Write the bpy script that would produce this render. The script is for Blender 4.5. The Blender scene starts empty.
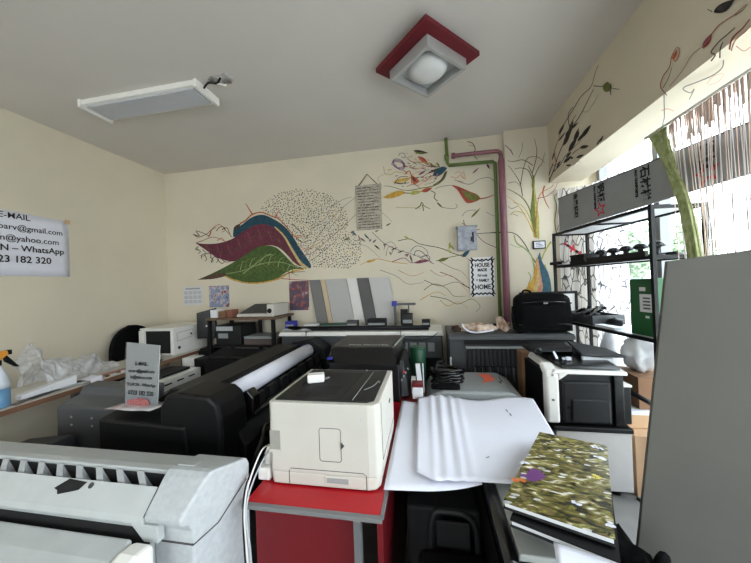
import bpy, bmesh, math, random
from mathutils import Vector, Matrix
random.seed(7)
SC = bpy.context.scene
COL = SC.collection
PI = math.pi

# ------------------------------------------------------------------ camera
CAMZ = 1.4
PITCH, ROLL, YAW, FPX = 7.76e-3, -3.593e-2, -0.17596, 290.0
CX, CY = 375.5, 281.5
Fv = Vector((math.sin(YAW)*math.cos(PITCH), math.cos(YAW)*math.cos(PITCH), math.sin(PITCH)))
r0 = Vector((math.cos(YAW), -math.sin(YAW), 0)); u0 = r0.cross(Fv)
Rv = r0*math.cos(ROLL)+u0*math.sin(ROLL); Uv = u0*math.cos(ROLL)-r0*math.sin(ROLL)
cam = bpy.data.objects.new('camera', bpy.data.cameras.new('camera')); COL.objects.link(cam)
cam.data.sensor_width = 36; cam.data.lens = FPX/751*36; cam.data.clip_start = 0.02; cam.data.clip_end = 300
m = Matrix((Rv, Uv, -Fv)).transposed().to_4x4(); m.translation = Vector((0, 0, CAMZ)); cam.matrix_world = m
SC.camera = cam

def ray(x, y): return Fv+Rv*((x-CX)/FPX)-Uv*((y-CY)/FPX)
BACK, COLY, LEFT, BEAM, CEIL = 2.757, 2.70, -2.83, 1.06, 2.70
def on(wall, x, y):
    """a measured point of a wall painting, on that wall"""
    d = ray(x, y)
    if wall == 'B': t = BACK/d.y
    elif wall == 'C': t = COLY/d.y
    elif wall == 'R': t = BEAM/d.x
    elif wall == 'U': t = (2.172-CAMZ)/d.z
    p = d*t; p.z += CAMZ
    return p
NRM = {'B': Vector((0, -1, 0)), 'C': Vector((0, -1, 0)), 'R': Vector((-1, 0, 0)), 'U': Vector((0, 0, -1))}

# ------------------------------------------------------------------ materials
def lin(c):
    r = []
    for v in c:
        v = v/255
        r.append(v/12.92 if v <= .04045 else ((v+.055)/1.055)**2.4)
    return (*r, 1)
MATS = {}
def mat(name, rgb, rough=.5, metal=0, var=.0, scale=20, bump=0, rgb2=None, spec=.5, trans=0, stretch=None, contrast=None):
    if name in MATS: return MATS[name]
    mt = bpy.data.materials.new(name); mt.use_nodes = True; nt = mt.node_tree; N = nt.nodes; L = nt.links
    b = N['Principled BSDF']; b.inputs['Roughness'].default_value = rough; b.inputs['Metallic'].default_value = metal
    b.inputs['Specular IOR Level'].default_value = spec
    b.inputs['Base Color'].default_value = lin(rgb)
    if var or bump or rgb2:
        tc = N.new('ShaderNodeTexCoord'); mp = N.new('ShaderNodeMapping'); L.new(tc.outputs['Object'], mp.inputs[0])
        if stretch: mp.inputs['Scale'].default_value = stretch
        ns = N.new('ShaderNodeTexNoise'); ns.inputs['Scale'].default_value = scale; ns.inputs['Detail'].default_value = 5
        L.new(mp.outputs[0], ns.inputs['Vector'])
        cr = N.new('ShaderNodeValToRGB')
        lo, hi = contrast or (.35, .65)
        cr.color_ramp.elements[0].position = lo; cr.color_ramp.elements[1].position = hi
        a = lin(rgb); c2 = lin(rgb2) if rgb2 else tuple(min(1, v*(1-var)) for v in a[:3])+(1,)
        cr.color_ramp.elements[0].color = c2; cr.color_ramp.elements[1].color = a
        L.new(ns.outputs['Fac'], cr.inputs[0]); L.new(cr.outputs[0], b.inputs['Base Color'])
        if bump:
            bp = N.new('ShaderNodeBump'); bp.inputs['Strength'].default_value = bump; bp.inputs['Distance'].default_value = .01
            L.new(ns.outputs['Fac'], bp.inputs['Height']); L.new(bp.outputs[0], b.inputs['Normal'])
    if trans: b.inputs['Transmission Weight'].default_value = trans
    MATS[name] = mt
    return mt
def clear(name, rgb, alpha, rough=.05):
    """see-through film: transparent with a share of gloss"""
    if name in MATS: return MATS[name]
    mt = bpy.data.materials.new(name); mt.use_nodes = True; nt = mt.node_tree; N = nt.nodes; L = nt.links
    N.remove(N['Principled BSDF']); out = N['Material Output']
    t = N.new('ShaderNodeBsdfTransparent'); t.inputs[0].default_value = lin(rgb)
    g = N.new('ShaderNodeBsdfGlossy'); g.inputs['Roughness'].default_value = rough
    mx = N.new('ShaderNodeMixShader'); mx.inputs[0].default_value = alpha
    L.new(t.outputs[0], mx.inputs[1]); L.new(g.outputs[0], mx.inputs[2]); L.new(mx.outputs[0], out.inputs[0])
    MATS[name] = mt
    return mt

WALL = mat('cream wall paint', (212, 203, 182), .9, var=.10, scale=1.3, bump=.05)
CEILM = mat('ceiling paint', (208, 202, 195), .9, var=.05, scale=1.1)
BEAMM = mat('beam paint', (206, 196, 174), .9, var=.08, scale=2)
FLOORM = mat('grey concrete floor', (122, 120, 116), .7, var=.25, scale=6, bump=.1)
WHITE = mat('white plastic', (232, 230, 224), .42, var=.04, scale=9)
OFFW = mat('warm white plastic', (196, 192, 182), .45, var=.04, scale=9)
LGREY = mat('light grey plastic', (186, 190, 189), .5, var=.07, scale=14)
LGREY2 = mat('speckled grey plastic', (184, 188, 190), .55, var=.12, scale=60)
MGREY = mat('mid grey plastic', (146, 150, 149), .5, var=.06, scale=10)
DGREY = mat('dark grey plastic', (60, 62, 64), .5, var=.1, scale=10)
DGREY2 = mat('slate grey plastic', (78, 80, 82), .45, var=.1, scale=10)
BLACK = mat('black plastic', (10, 10, 11), .5, var=.15, scale=15, spec=.3)
BLACKG = mat('glossy black plastic', (9, 9, 10), .25)
BLACKM = mat('matt black', (9, 9, 10), .8)
CHARC = mat('charcoal plastic', (24, 24, 26), .5, var=.12, scale=12, spec=.35)
DUST = mat('dusty black lid', (70, 64, 58), .55, rgb2=(48, 44, 41), scale=16)
FABB = mat('black nylon fabric', (9, 9, 10), .9, var=.3, scale=90, bump=.3, spec=.15)
PAPER = mat('white paper', (220, 221, 231), .85, var=.02, scale=8)
PAPER2 = mat('printed paper', (222, 223, 226), .8, var=.04, scale=30)
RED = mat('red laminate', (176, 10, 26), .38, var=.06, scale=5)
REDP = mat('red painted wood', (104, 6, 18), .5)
STEEL = mat('grey painted steel', (120, 122, 124), .4, metal=.4)
EDGE = mat('grey edge trim', (112, 112, 112), .5)
ALU = mat('brushed aluminium', (172, 172, 170), .4, metal=.3)
BLKSTEEL = mat('black steel tube', (9, 9, 10), .55, spec=.25)
PINK = mat('pink pipe paint', (130, 84, 94), .5, var=.1, scale=20)
PGREEN = mat('green pipe paint', (92, 112, 46), .5, var=.15, scale=30)
BROWNEDGE = mat('brown board edge', (122, 88, 66), .6)
TABLETOP = mat('pale laminate', (205, 200, 190), .5, var=.05)
WOODT = mat('wood board', (104, 80, 60), .55, var=.2, scale=8, stretch=(1, 8, 8))
CARD = mat('brown cardboard', (128, 94, 66), .8, var=.12, scale=12)
CARD2 = mat('pale cardboard', (196, 160, 124), .8, var=.1, scale=12)
GREENB = mat('green box card', (20, 86, 44), .5, var=.06)
GREENT = mat('dark green tin', (24, 74, 50), .4)
BLUE = mat('blue liquid', (96, 140, 176), .2)
BOTTLE = mat('cloudy bottle plastic', (206, 214, 222), .25)
ORANGE = mat('orange plastic', (214, 140, 40), .4)
ORST = mat('orange sticker', (240, 110, 80), .6)
TAN = mat('tan board', (190, 170, 140), .7)
INK = mat('black ink', (20, 20, 22), .8)
INKG = mat('grey ink', (90, 92, 98), .8)
INKR = mat('red ink', (200, 40, 58), .7)
INKW = mat('white ink', (225, 225, 225), .7)
BLUEI = mat('blue ink', (40, 50, 150), .6)
BOARDM = mat('backlit shaded board', (90, 88, 82), .75, var=.12, scale=3)  # base colour darkened to carry the board's backlit shade
FILM = mat('grey protective film', (140, 142, 144), .4, var=.05)
PLANKG = mat('weathered grey wood', (186, 176, 160), .8, rgb2=(138, 128, 114), scale=10, stretch=(3, 3, 14))
def filmmat():
    mt = mat('crumpled clear plastic', (222, 222, 224), .10, var=.35, scale=22, bump=1.0, spec=1.0); nt = mt.node_tree; N = nt.nodes; L = nt.links
    t = N.new('ShaderNodeBsdfTransparent'); mx = N.new('ShaderNodeMixShader'); mx.inputs[0].default_value = .55
    L.new(t.outputs[0], mx.inputs[1]); L.new(N['Principled BSDF'].outputs[0], mx.inputs[2]); L.new(mx.outputs[0], N['Material Output'].inputs[0]); return mt
FOIL = filmmat()
BAGW = mat('white plastic sack', (222, 224, 226), .35, var=.15, scale=14, bump=.4)
NEWSP = mat('newsprint', (214, 196, 178), .85, rgb2=(150, 120, 100), scale=26)
SLEEVE = mat('bronze strip samples', (120, 96, 90), .45, rgb2=(60, 60, 70), scale=30)
STRINGP = mat('pink string', (236, 206, 190), .7)
STRINGW = mat('pale string', (230, 222, 218), .7)
STRINGG = mat('green string', (178, 184, 136), .75, rgb2=(140, 150, 92), scale=40)
FOL = mat('pale tree foliage', (150, 172, 138), .8, var=.4, scale=3)
BARK = mat('bark', (96, 84, 70), .9)
ROAD = mat('street concrete', (200, 198, 192), .9)
CARP = mat('pale blue car paint', (150, 168, 190), .3)
CARG = mat('car window', (40, 50, 60), .1)
HOUSEM = mat('pale render', (190, 184, 176), .9)
GLASS = clear('window glass', (245, 248, 248), .06, .0)
ACRYL = clear('clear acrylic', (232, 234, 236), .12, .05)
DOME = mat('frosted glass dome', (214, 214, 212), .4)
LENS = mat('prismatic light lens', (190, 192, 198), .5, var=.05, scale=60)

def albummat():
    mt = bpy.data.materials.new('meadow photograph print'); mt.use_nodes = True; nt = mt.node_tree; N = nt.nodes; L = nt.links
    b = N['Principled BSDF']; b.inputs['Roughness'].default_value = .22
    tc = N.new('ShaderNodeTexCoord'); mp = N.new('ShaderNodeMapping'); L.new(tc.outputs['Object'], mp.inputs[0])
    mp.inputs['Rotation'].default_value = (0, 0, .5); mp.inputs['Scale'].default_value = (14, 34, 12)
    ns = N.new('ShaderNodeTexNoise'); ns.inputs['Scale'].default_value = 1.6; ns.inputs['Detail'].default_value = 6; ns.inputs['Distortion'].default_value = 1.2
    L.new(mp.outputs[0], ns.inputs['Vector'])
    cr = N.new('ShaderNodeValToRGB'); e = cr.color_ramp.elements
    e[0].position = .33; e[0].color = lin((22, 18, 12)); e[1].position = .70; e[1].color = lin((232, 226, 216))
    for p, c in ((.41, (50, 46, 22)), (.47, (88, 88, 36)), (.52, (108, 86, 60)), (.57, (120, 126, 50)), (.63, (170, 154, 124))):
        k = e.new(p); k.color = lin(c)
    L.new(ns.outputs['Fac'], cr.inputs[0])
    vo = N.new('ShaderNodeTexVoronoi'); vo.inputs['Scale'].default_value = 1.3; L.new(mp.outputs[0], vo.inputs['Vector'])
    th = N.new('ShaderNodeMath'); th.operation = 'LESS_THAN'; th.inputs[1].default_value = .2; L.new(vo.outputs['Distance'], th.inputs[0])
    ns2 = N.new('ShaderNodeTexNoise'); ns2.inputs['Scale'].default_value = 60; L.new(tc.outputs['Object'], ns2.inputs['Vector'])
    mul = N.new('ShaderNodeMath'); mul.operation = 'MULTIPLY'; L.new(th.outputs[0], mul.inputs[0]); L.new(ns2.outputs['Fac'], mul.inputs[1])
    mx = N.new('ShaderNodeMix'); mx.data_type = 'RGBA'; L.new(mul.outputs[0], mx.inputs[0]); L.new(cr.outputs[0], mx.inputs[6]); mx.inputs[7].default_value = lin((250, 248, 246))
    L.new(mx.outputs[2], b.inputs['Base Color'])
    return mt
ALBUM = albummat()
def birchmat():
    mt = bpy.data.materials.new('birch print curtain fabric'); mt.use_nodes = True; nt = mt.node_tree; N = nt.nodes; L = nt.links
    b = N['Principled BSDF']; b.inputs['Roughness'].default_value = .9
    tc = N.new('ShaderNodeTexCoord'); mp = N.new('ShaderNodeMapping'); L.new(tc.outputs['Object'], mp.inputs[0])
    mp.inputs['Scale'].default_value = (24, 30, 9)
    ns = N.new('ShaderNodeTexNoise'); ns.inputs['Scale'].default_value = 3; L.new(tc.outputs['Object'], ns.inputs['Vector'])
    ad = N.new('ShaderNodeVectorMath'); ad.operation = 'MULTIPLY_ADD'; ad.inputs[1].default_value = (1.6, 1.6, 1.6); L.new(ns.outputs['Color'], ad.inputs[0]); L.new(mp.outputs[0], ad.inputs[2])
    vo = N.new('ShaderNodeTexVoronoi'); vo.feature = 'DISTANCE_TO_EDGE'; vo.inputs['Scale'].default_value = 1; L.new(ad.outputs[0], vo.inputs['Vector'])
    cr = N.new('ShaderNodeValToRGB'); e = cr.color_ramp.elements
    e[0].position = .02; e[0].color = lin((84, 80, 84)); e[1].position = .07; e[1].color = lin((232, 230, 230))
    L.new(vo.outputs['Distance'], cr.inputs[0]); L.new(cr.outputs[0], b.inputs['Base Color'])
    tr = N.new('ShaderNodeBsdfTranslucent'); L.new(cr.outputs[0], tr.inputs[0])
    mx = N.new('ShaderNodeMixShader'); mx.inputs[0].default_value = .62
    L.new(b.outputs[0], mx.inputs[1]); L.new(tr.outputs[0], mx.inputs[2]); L.new(mx.outputs[0], N['Material Output'].inputs[0])
    return mt
BIRCH = birchmat()
def postermat(name, cols, scale):
    mt = bpy.data.materials.new(name); mt.use_nodes = True; nt = mt.node_tree; N = nt.nodes; L = nt.links
    b = N['Principled BSDF']; b.inputs['Roughness'].default_value = .4
    tc = N.new('ShaderNodeTexCoord'); ns = N.new('ShaderNodeTexNoise'); ns.inputs['Scale'].default_value = scale; ns.inputs['Detail'].default_value = 4
    L.new(tc.outputs['Object'], ns.inputs['Vector']); cr = N.new('ShaderNodeValToRGB'); e = cr.color_ramp.elements
    e[0].position = .35; e[0].color = lin(cols[0]); e[1].position = .68; e[1].color = lin(cols[-1])
    for i, c in enumerate(cols[1:-1]): k = e.new(.35+.33*(i+1)/(len(cols)-1)); k.color = lin(c)
    L.new(ns.outputs['Fac'], cr.inputs[0]); L.new(cr.outputs[0], b.inputs['Base Color'])
    return mt
POST1 = postermat('blue and red poster print', [(70, 84, 130), (150, 160, 180), (110, 120, 150), (196, 190, 196), (160, 90, 84), (90, 70, 80)], 16)
POST2 = postermat('dark red poster print', [(40, 46, 74), (84, 70, 90), (60, 50, 66), (140, 66, 60), (96, 88, 110), (180, 170, 180)], 15)

# ------------------------------------------------------------------ mesh builder
class MB:
    def __init__(s): s.bm = bmesh.new(); s.xf = None
    def v(s, p):
        p = Vector(p)
        return s.bm.verts.new(s.xf @ p if s.xf else p)
    def face(s, vs, m=0, smooth=False):
        try: f = s.bm.faces.new(vs)
        except ValueError: return
        f.material_index = m; f.smooth = smooth
    def hexa(s, a, b, m=0):
        """a: four bottom corners in order, b: the four above them"""
        A = [s.v(p) for p in a]; B = [s.v(p) for p in b]
        s.face(A[::-1], m); s.face(B, m)
        n = len(A)
        for i in range(n): s.face([A[i], A[(i+1) % n], B[(i+1) % n], B[i]], m)
        return s
    def box(s, x0, y0, z0, x1, y1, z1, m=0):
        return s.hexa([(x0, y0, z0), (x1, y0, z0), (x1, y1, z0), (x0, y1, z0)], [(x0, y0, z1), (x1, y0, z1), (x1, y1, z1), (x0, y1, z1)], m)
    def prism(s, poly, axis, a0, a1, m=0):
        f = {'x': lambda p, a: (a, p[0], p[1]), 'y': lambda p, a: (p[0], a, p[1]), 'z': lambda p, a: (p[0], p[1], a)}[axis]
        return s.hexa([f(p, a0) for p in poly], [f(p, a1) for p in poly], m)
    def tube(s, pts, r, seg=8, m=0, caps=True):
        pts = [Vector(p) for p in pts]; n = len(pts); rs = r if isinstance(r, (list, tuple)) else [r]*n
        rings = []; up = None
        for i, p in enumerate(pts):
            d = (pts[min(i+1, n-1)]-pts[max(i-1, 0)]).normalized()
            if up is None: up = d.orthogonal().normalized()
            else:
                up = up-d*up.dot(d)
                up = up.normalized() if up.length > 1e-5 else d.orthogonal().normalized()
            w = d.cross(up)
            rings.append([s.v(p+(up*math.cos(2*PI*k/seg)+w*math.sin(2*PI*k/seg))*rs[i]) for k in range(seg)])
        for i in range(n-1):
            for k in range(seg): s.face([rings[i][k], rings[i][(k+1) % seg], rings[i+1][(k+1) % seg], rings[i+1][k]], m, seg > 4)
        if caps: s.face(rings[0][::-1], m); s.face(rings[-1], m)
        return s
    def lathe(s, c, prof, seg=20, m=0, axis='z', flip=1):
        c = Vector(c); rings = []
        for r, h in prof:
            ring = []
            for k in range(seg):
                a = 2*PI*k/seg; q = (r*math.cos(a), r*math.sin(a), h*flip)
                if axis == 'x': q = (q[2], q[0], q[1])
                if axis == 'y': q = (q[0], q[2], q[1])
                ring.append(s.v(c+Vector(q)))
            rings.append(ring)
        for i in range(len(rings)-1):
            for k in range(seg): s.face([rings[i][k], rings[i][(k+1) % seg], rings[i+1][(k+1) % seg], rings[i+1][k]], m, True)
        s.face(rings[0][::-1], m); s.face(rings[-1], m)
        return s
    def grid(s, fn, nu, nv, m=0, thick=None):
        def sheet(off):
            return [[s.v(Vector(fn(i/nu, j/nv))+off) for j in range(nv+1)] for i in range(nu+1)]
        a = sheet(Vector((0, 0, 0)))
        for i in range(nu):
            for j in range(nv): s.face([a[i][j], a[i+1][j], a[i+1][j+1], a[i][j+1]], m, True)
        if thick:
            b = sheet(Vector(thick))
            for i in range(nu):
                for j in range(nv): s.face([b[i][j+1], b[i+1][j+1], b[i+1][j], b[i][j]], m, True)
            for i in range(nu):
                s.face([a[i][0], b[i][0], b[i+1][0], a[i+1][0]], m); s.face([a[i][nv], a[i+1][nv], b[i+1][nv], b[i][nv]], m)
            for j in range(nv):
                s.face([a[0][j], a[0][j+1], b[0][j+1], b[0][j]], m); s.face([a[nu][j], b[nu][j], b[nu][j+1], a[nu][j+1]], m)
        return s
    def blob(s, c, r, sub=2, noise=.15, m=0, seed=0, flat=None):
        rnd = random.Random(seed); t = bmesh.new(); bmesh.ops.create_icosphere(t, subdivisions=sub, radius=1)
        ph = [rnd.uniform(0, 6) for _ in range(6)]
        mp = {}
        for v in t.verts:
            p = v.co; k = 1+noise*(math.sin(p.x*5+ph[0])*math.sin(p.y*6+ph[1])+math.sin(p.z*7+ph[2])*math.sin(p.x*9+ph[3])*.7+math.sin(p.y*13+ph[4])*.4*math.sin(p.z*11+ph[5]))
            q = Vector((p.x*r[0], p.y*r[1], p.z*r[2]))*k
            if flat is not None: q.z = max(q.z, flat)
            mp[v] = s.v(Vector(c)+q)
        for f in t.faces: s.face([mp[v] for v in f.verts], m, True)
        t.free(); return s
    def build(s, name, mats, parent=None, bev=0, recalc=True, solid=True):
        if recalc: bmesh.ops.recalc_face_normals(s.bm, faces=s.bm.faces)
        if parent is not None:
            root = parent
            while root.parent: root = root.parent
            s.bm.transform(root.matrix_basis.inverted())
        me = bpy.data.meshes.new(name); s.bm.to_mesh(me); s.bm.free()
        for k in (mats if isinstance(mats, (list, tuple)) else [mats]): me.materials.append(k)
        o = bpy.data.objects.new(name, me); COL.objects.link(o)
        if parent is not None: o.parent = parent
        if bev:
            md = o.modifiers.new('edge', 'BEVEL'); md.width = bev; md.segments = 2; md.limit_method = 'ANGLE'; md.angle_limit = .7
        return o

def tag(o, label, cat, group=None):
    o['label'] = label; o['category'] = cat
    if group: o['group'] = group
    return o
def thing(name, label, cat, loc, rotz=0, group=None):
    o = bpy.data.objects.new(name, None); COL.objects.link(o); o.empty_display_size = .05
    o.matrix_basis = Matrix.Translation(Vector(loc)) @ Matrix.Rotation(rotz, 4, 'Z')
    return tag(o, label, cat, group)
def struct(name, b, mats, parent=None, bev=0):
    o = b.build(name, mats, parent, bev)
    if parent is None: o['kind'] = 'structure'
    return o
def solo(name, b, mats, label, cat, group=None, bev=0):
    """a thing that is one mesh: its origin goes to its base"""
    bb = [v.co.copy() for v in b.bm.verts]
    c = Vector((sum(v.x for v in bb)/len(bb), sum(v.y for v in bb)/len(bb), min(v.z for v in bb)))
    b.bm.transform(Matrix.Translation(-c))
    o = b.build(name, mats, None, bev); o.location = c
    return tag(o, label, cat, group)
def copy_thing(src, loc, label, rotz=None):
    c = src.copy(); COL.objects.link(c); c.location = loc; c['label'] = label
    if rotz is not None: c.rotation_euler[2] = rotz
    for ch in list(src.children):
        d = ch.copy(); COL.objects.link(d); d.parent = c
        for g in list(ch.children):
            e = g.copy(); COL.objects.link(e); e.parent = d
    return c
def box(x0, y0, z0, x1, y1, z1): return MB().box(x0, y0, z0, x1, y1, z1)
def text(body, size, org, right, up, mt, parent, name='lettering', align='LEFT', squeeze=1, bold=0):
    cu = bpy.data.curves.new('t', 'FONT'); cu.body = body; cu.size = size; cu.align_x = align; cu.extrude = .0004; cu.offset = bold; cu.resolution_u = 3
    o = bpy.data.objects.new('t', cu); COL.objects.link(o)
    dg = bpy.context.evaluated_depsgraph_get(); me = bpy.data.meshes.new_from_object(o.evaluated_get(dg))
    COL.objects.unlink(o); bpy.data.objects.remove(o)
    right = Vector(right).normalized(); up = Vector(up).normalized(); n = right.cross(up)
    b = MB(); b.bm.from_mesh(me); bpy.data.meshes.remove(me)
    mtx = Matrix((right*squeeze, up, n)).transposed().to_4x4(); mtx.translation = Vector(org)
    b.bm.transform(mtx)
    for f in b.bm.faces: f.material_index = 0
    return b.build(name, mt, parent, recalc=False)
def smooth_path(pts, n=6):
    pts = [Vector(p) for p in pts]
    if len(pts) < 3: return pts
    out = []
    for i in range(len(pts)-1):
        p0 = pts[max(i-1, 0)]; p1 = pts[i]; p2 = pts[i+1]; p3 = pts[min(i+2, len(pts)-1)]
        for k in range(n):
            t = k/n
            out.append(.5*((2*p1)+(p2-p0)*t+(2*p0-5*p1+4*p2-p3)*t*t+(3*p1-p0-3*p2+p3)*t**3))
    return out+[pts[-1]]

# ================================================================== SETTING
Y0 = -2.6; XW = 1.42
struct('floor', box(LEFT-.1, Y0-.1, -.1, XW+.1, BACK+.1, 0), FLOORM)
struct('floor_platform', box(.52, -.6, 0, XW, COLY, .30), FLOORM)
struct('ceiling', box(LEFT-.1, Y0-.1, CEIL, XW+.2, BACK+.1, CEIL+.1), CEILM)
wall_left = struct('wall_left', box(LEFT-.1, Y0-.1, 0, LEFT, BACK+.1, CEIL), WALL)
wall_back = struct('wall_back', box(LEFT, BACK, 0, XW+.1, BACK+.1, CEIL), WALL)
column = struct('column', box(.71, COLY, 0, XW+.1, BACK, CEIL), WALL)
b = MB()
b.hexa([(BEAM, Y0, 2.14), (1.31, Y0, 2.14), (1.31, COLY, 2.205), (BEAM, COLY, 2.205)], [(BEAM, Y0, CEIL), (1.31, Y0, CEIL), (1.31, COLY, CEIL), (BEAM, COLY, CEIL)]); b.box(1.311, Y0, 2.5, XW+.2, COLY, CEIL)
beam = struct('beam', b, BEAMM)
b = MB(); b.box(XW, Y0, 0, XW+.1, BACK, .42); b.box(XW, 2.66, .42, XW+.1, BACK, 2.5); b.box(XW, Y0, .42, XW+.1, -2.2, 2.5)
struct('wall_right', b, WALL)
# right window: frame, mullions, panes
b = MB(); b.box(XW-.03, -2.2, .42, XW+.05, 2.66, .48); b.box(XW-.03, -2.2, 2.45, XW+.05, 2.66, 2.5)
for y in (-2.2, -1.1, 0, .70, 2.03, 2.62): b.box(XW-.02, y, .48, XW+.04, y+.04, 2.45)
w1 = struct('window_1', b, STEEL)
b = MB()
for y0, y1 in ((-2.16, -1.1), (-1.06, 0), (.04, .70), (.74, 2.03), (2.07, 2.62)): b.box(XW+.01, y0, .48, XW+.016, y1, 2.45)
b.build('pane', GLASS, w1)
# front wall behind the camera with a shop window
b = MB(); b.box(LEFT, Y0-.1, 0, XW+.1, Y0, .9); b.box(LEFT, Y0-.1, 2.2, XW+.1, Y0, CEIL); b.box(LEFT, Y0-.1, .9, -2.5, Y0, 2.2); b.box(-.5, Y0-.1, .9, XW+.1, Y0, 2.2)
struct('wall_front', b, WALL)
b = MB()
for x in (-2.5, -1.52, -.54): b.box(x, Y0-.07, .9, x+.04, Y0-.01, 2.2)
b.box(-2.5, Y0-.07, .9, -.5, Y0-.01, .95); b.box(-2.5, Y0-.07, 2.15, -.5, Y0-.01, 2.2)
w2 = struct('window_2', b, STEEL)
b = MB()
for x in (-2.46, -1.48): b.box(x, Y0-.045, .95, x+.94, Y0-.039, 2.15)
b.build('pane', GLASS, w2)

# ------------------------------------------------------------------ mural
MC = {'teal': (34, 74, 90), 'maroon': (106, 46, 62), 'green': (74, 96, 44), 'cream': (206, 180, 124), 'orange': (186, 98, 56), 'brown': (92, 66, 50), 'dark': (54, 48, 46),
      'yellow': (204, 160, 66), 'olive': (112, 116, 56), 'purple': (128, 84, 130), 'red': (164, 74, 58), 'lgreen': (150, 166, 112), 'rose': (140, 82, 96), 'grey': (120, 112, 110), 'salmon': (206, 150, 122), 'blue': (60, 100, 116), 'lolive': (176, 172, 90)}
MCK = list(MC); MCM = [mat('mural '+k, v, .85, var=.32, scale=34) for k, v in MC.items()]
class Mural:
    def __init__(s, wall, dx=0, dy=0, sc=1): s.w = wall; s.b = MB(); s.k = 0; s.dx = dx; s.dy = dy; s.sc = sc
    def P(s, p):
        s_ = on(s.w, s.dx+p[0]/s.sc, s.dy+p[1]/s.sc)
        return s_+NRM[s.w]*(.0008+s.k*.00006)
    def poly(s, pts, c, n=5):
        s.k += 1
        q = smooth_path([Vector((p[0], p[1], 0)) for p in pts+[pts[0]]], n)[:-1]
        vs = [s.b.v(s.P(p)) for p in q]; cen = s.b.v(s.P((sum(p.x for p in q)/len(q), sum(p.y for p in q)/len(q))))
        f = s.b.bm.faces.new(vs); f.material_index = MCK.index(c); s.b.bm.verts.remove(cen)
    def stroke(s, pts, c, w=1.0, w1=None, n=6):
        """w, w1 in photo pixels"""
        s.k += 1; w1 = w if w1 is None else w1
        q = smooth_path([Vector((p[0], p[1], 0)) for p in pts], n); L = []
        for i, p in enumerate(q):
            d = (q[min(i+1, len(q)-1)]-q[max(i-1, 0)]); d = Vector((-d.y, d.x, 0)); d = d.normalized() if d.length > 0 else Vector((0, 1, 0))
            t = i/(len(q)-1); h = (w*(1-t)+w1*t)*s.sc/2
            L.append((s.b.v(s.P(p+d*h)), s.b.v(s.P(p-d*h))))
        for i in range(len(L)-1): s.b.face([L[i][0], L[i+1][0], L[i+1][1], L[i][1]], MCK.index(c))
    def leaf(s, a, t, w, c, bend=0, c2=None):
        a = Vector((*a, 0)); t = Vector((*t, 0)); d = t-a; n = Vector((-d.y, d.x, 0)).normalized(); up = []; lo = []; mid = []
        for i in range(11):
            k = i/10; h = w*(math.sin(PI*k**.8))*.5; p = a+d*k+n*bend*math.sin(PI*k); up.append(p+n*h); lo.append(p-n*h); mid.append(p)
        def pl(q, col):
            s.k += 1; vs = [s.b.v(s.P(p)) for p in q]; f = s.b.bm.faces.new(vs); f.material_index = MCK.index(col)
        pl(up+lo[-2:0:-1], c)
        if c2: pl(up+mid[-2:0:-1], c2)
    def done(s, name, parent): return s.b.build(name, MCM, parent, recalc=False)

# the big leaf shell
M = Mural('B', 190, 180, 4.69)
M.poly([(205, 225), (240, 212), (290, 175), (340, 163), (390, 182), (440, 215), (480, 262), (520, 325), (566, 395), (555, 412), (500, 360), (450, 300), (400, 235), (350, 215), (300, 220), (250, 248), (205, 268)], 'teal')
M.poly([(25, 295), (80, 300), (140, 295), (200, 275), (250, 242), (300, 214), (350, 208), (400, 228), (440, 272), (480, 330), (522, 402), (490, 388), (440, 335), (400, 310), (350, 308), (300, 324), (260, 352), (215, 380), (170, 378), (120, 360), (70, 325)], 'maroon')
for i in range(17):
    x = 90+i*24; y = [330, 332, 335, 335, 328, 315, 300, 285, 270, 262, 258, 258, 264, 278, 300, 330, 362][i]
    M.stroke([(x-12, y-24), (x-3, y-2), (x+8, y+24)], 'dark' if i % 2 else 'rose', .7, .3)
M.stroke([(60, 308), (150, 335), (230, 318), (310, 262), (370, 255), (430, 310), (500, 385)], 'brown', .8)
M.stroke([(398, 220), (440, 262), (478, 325), (515, 385), (548, 414)], 'cream', 1.2, 3.4)
M.poly([(35, 468), (100, 440), (170, 405), (240, 365), (300, 324), (350, 308), (400, 315), (440, 348), (490, 398), (535, 415), (480, 420), (440, 440), (400, 465), (340, 478), (270, 480), (210, 466), (160, 450), (110, 458)], 'green')
M.poly([(35, 468), (95, 447), (150, 436), (172, 448), (110, 464)], 'brown')
M.stroke([(165, 450), (210, 470), (270, 483), (340, 481), (420, 462), (470, 432), (535, 418)], 'yellow', 1.4)
M.stroke([(170, 440), (250, 425), (330, 395), (420, 385), (510, 412)], 'lgreen', .7)
for i in range(13):
    x = 215+i*22; y = 432-10*math.sin(i/12*PI)*3.4
    M.stroke([(x, y), (x+10, y-30-10*math.sin(i)), (x+34, y-58+abs(i-6)*4)], 'lgreen' if i % 2 else 'olive', .9, .3)
    M.stroke([(x, y), (x+18, y+14), (x+30, y+32-abs(i-5)*3)], 'olive', .7, .3)
M.stroke([(250, 440), (300, 400), (360, 355), (390, 352)], 'lgreen', .9)
M.stroke([(235, 205), (262, 190), (290, 164), (335, 152), (378, 168), (415, 182), (450, 215), (490, 262), (515, 272)], 'orange', 1.5, .8)
M.stroke([(262, 110), (280, 140), (296, 165)], 'orange', .6, 1.6); M.stroke([(420, 140), (408, 160), (400, 180)], 'orange', .6, 1.6)
M.leaf((205, 232), (240, 205), 16, 'brown')
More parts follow.
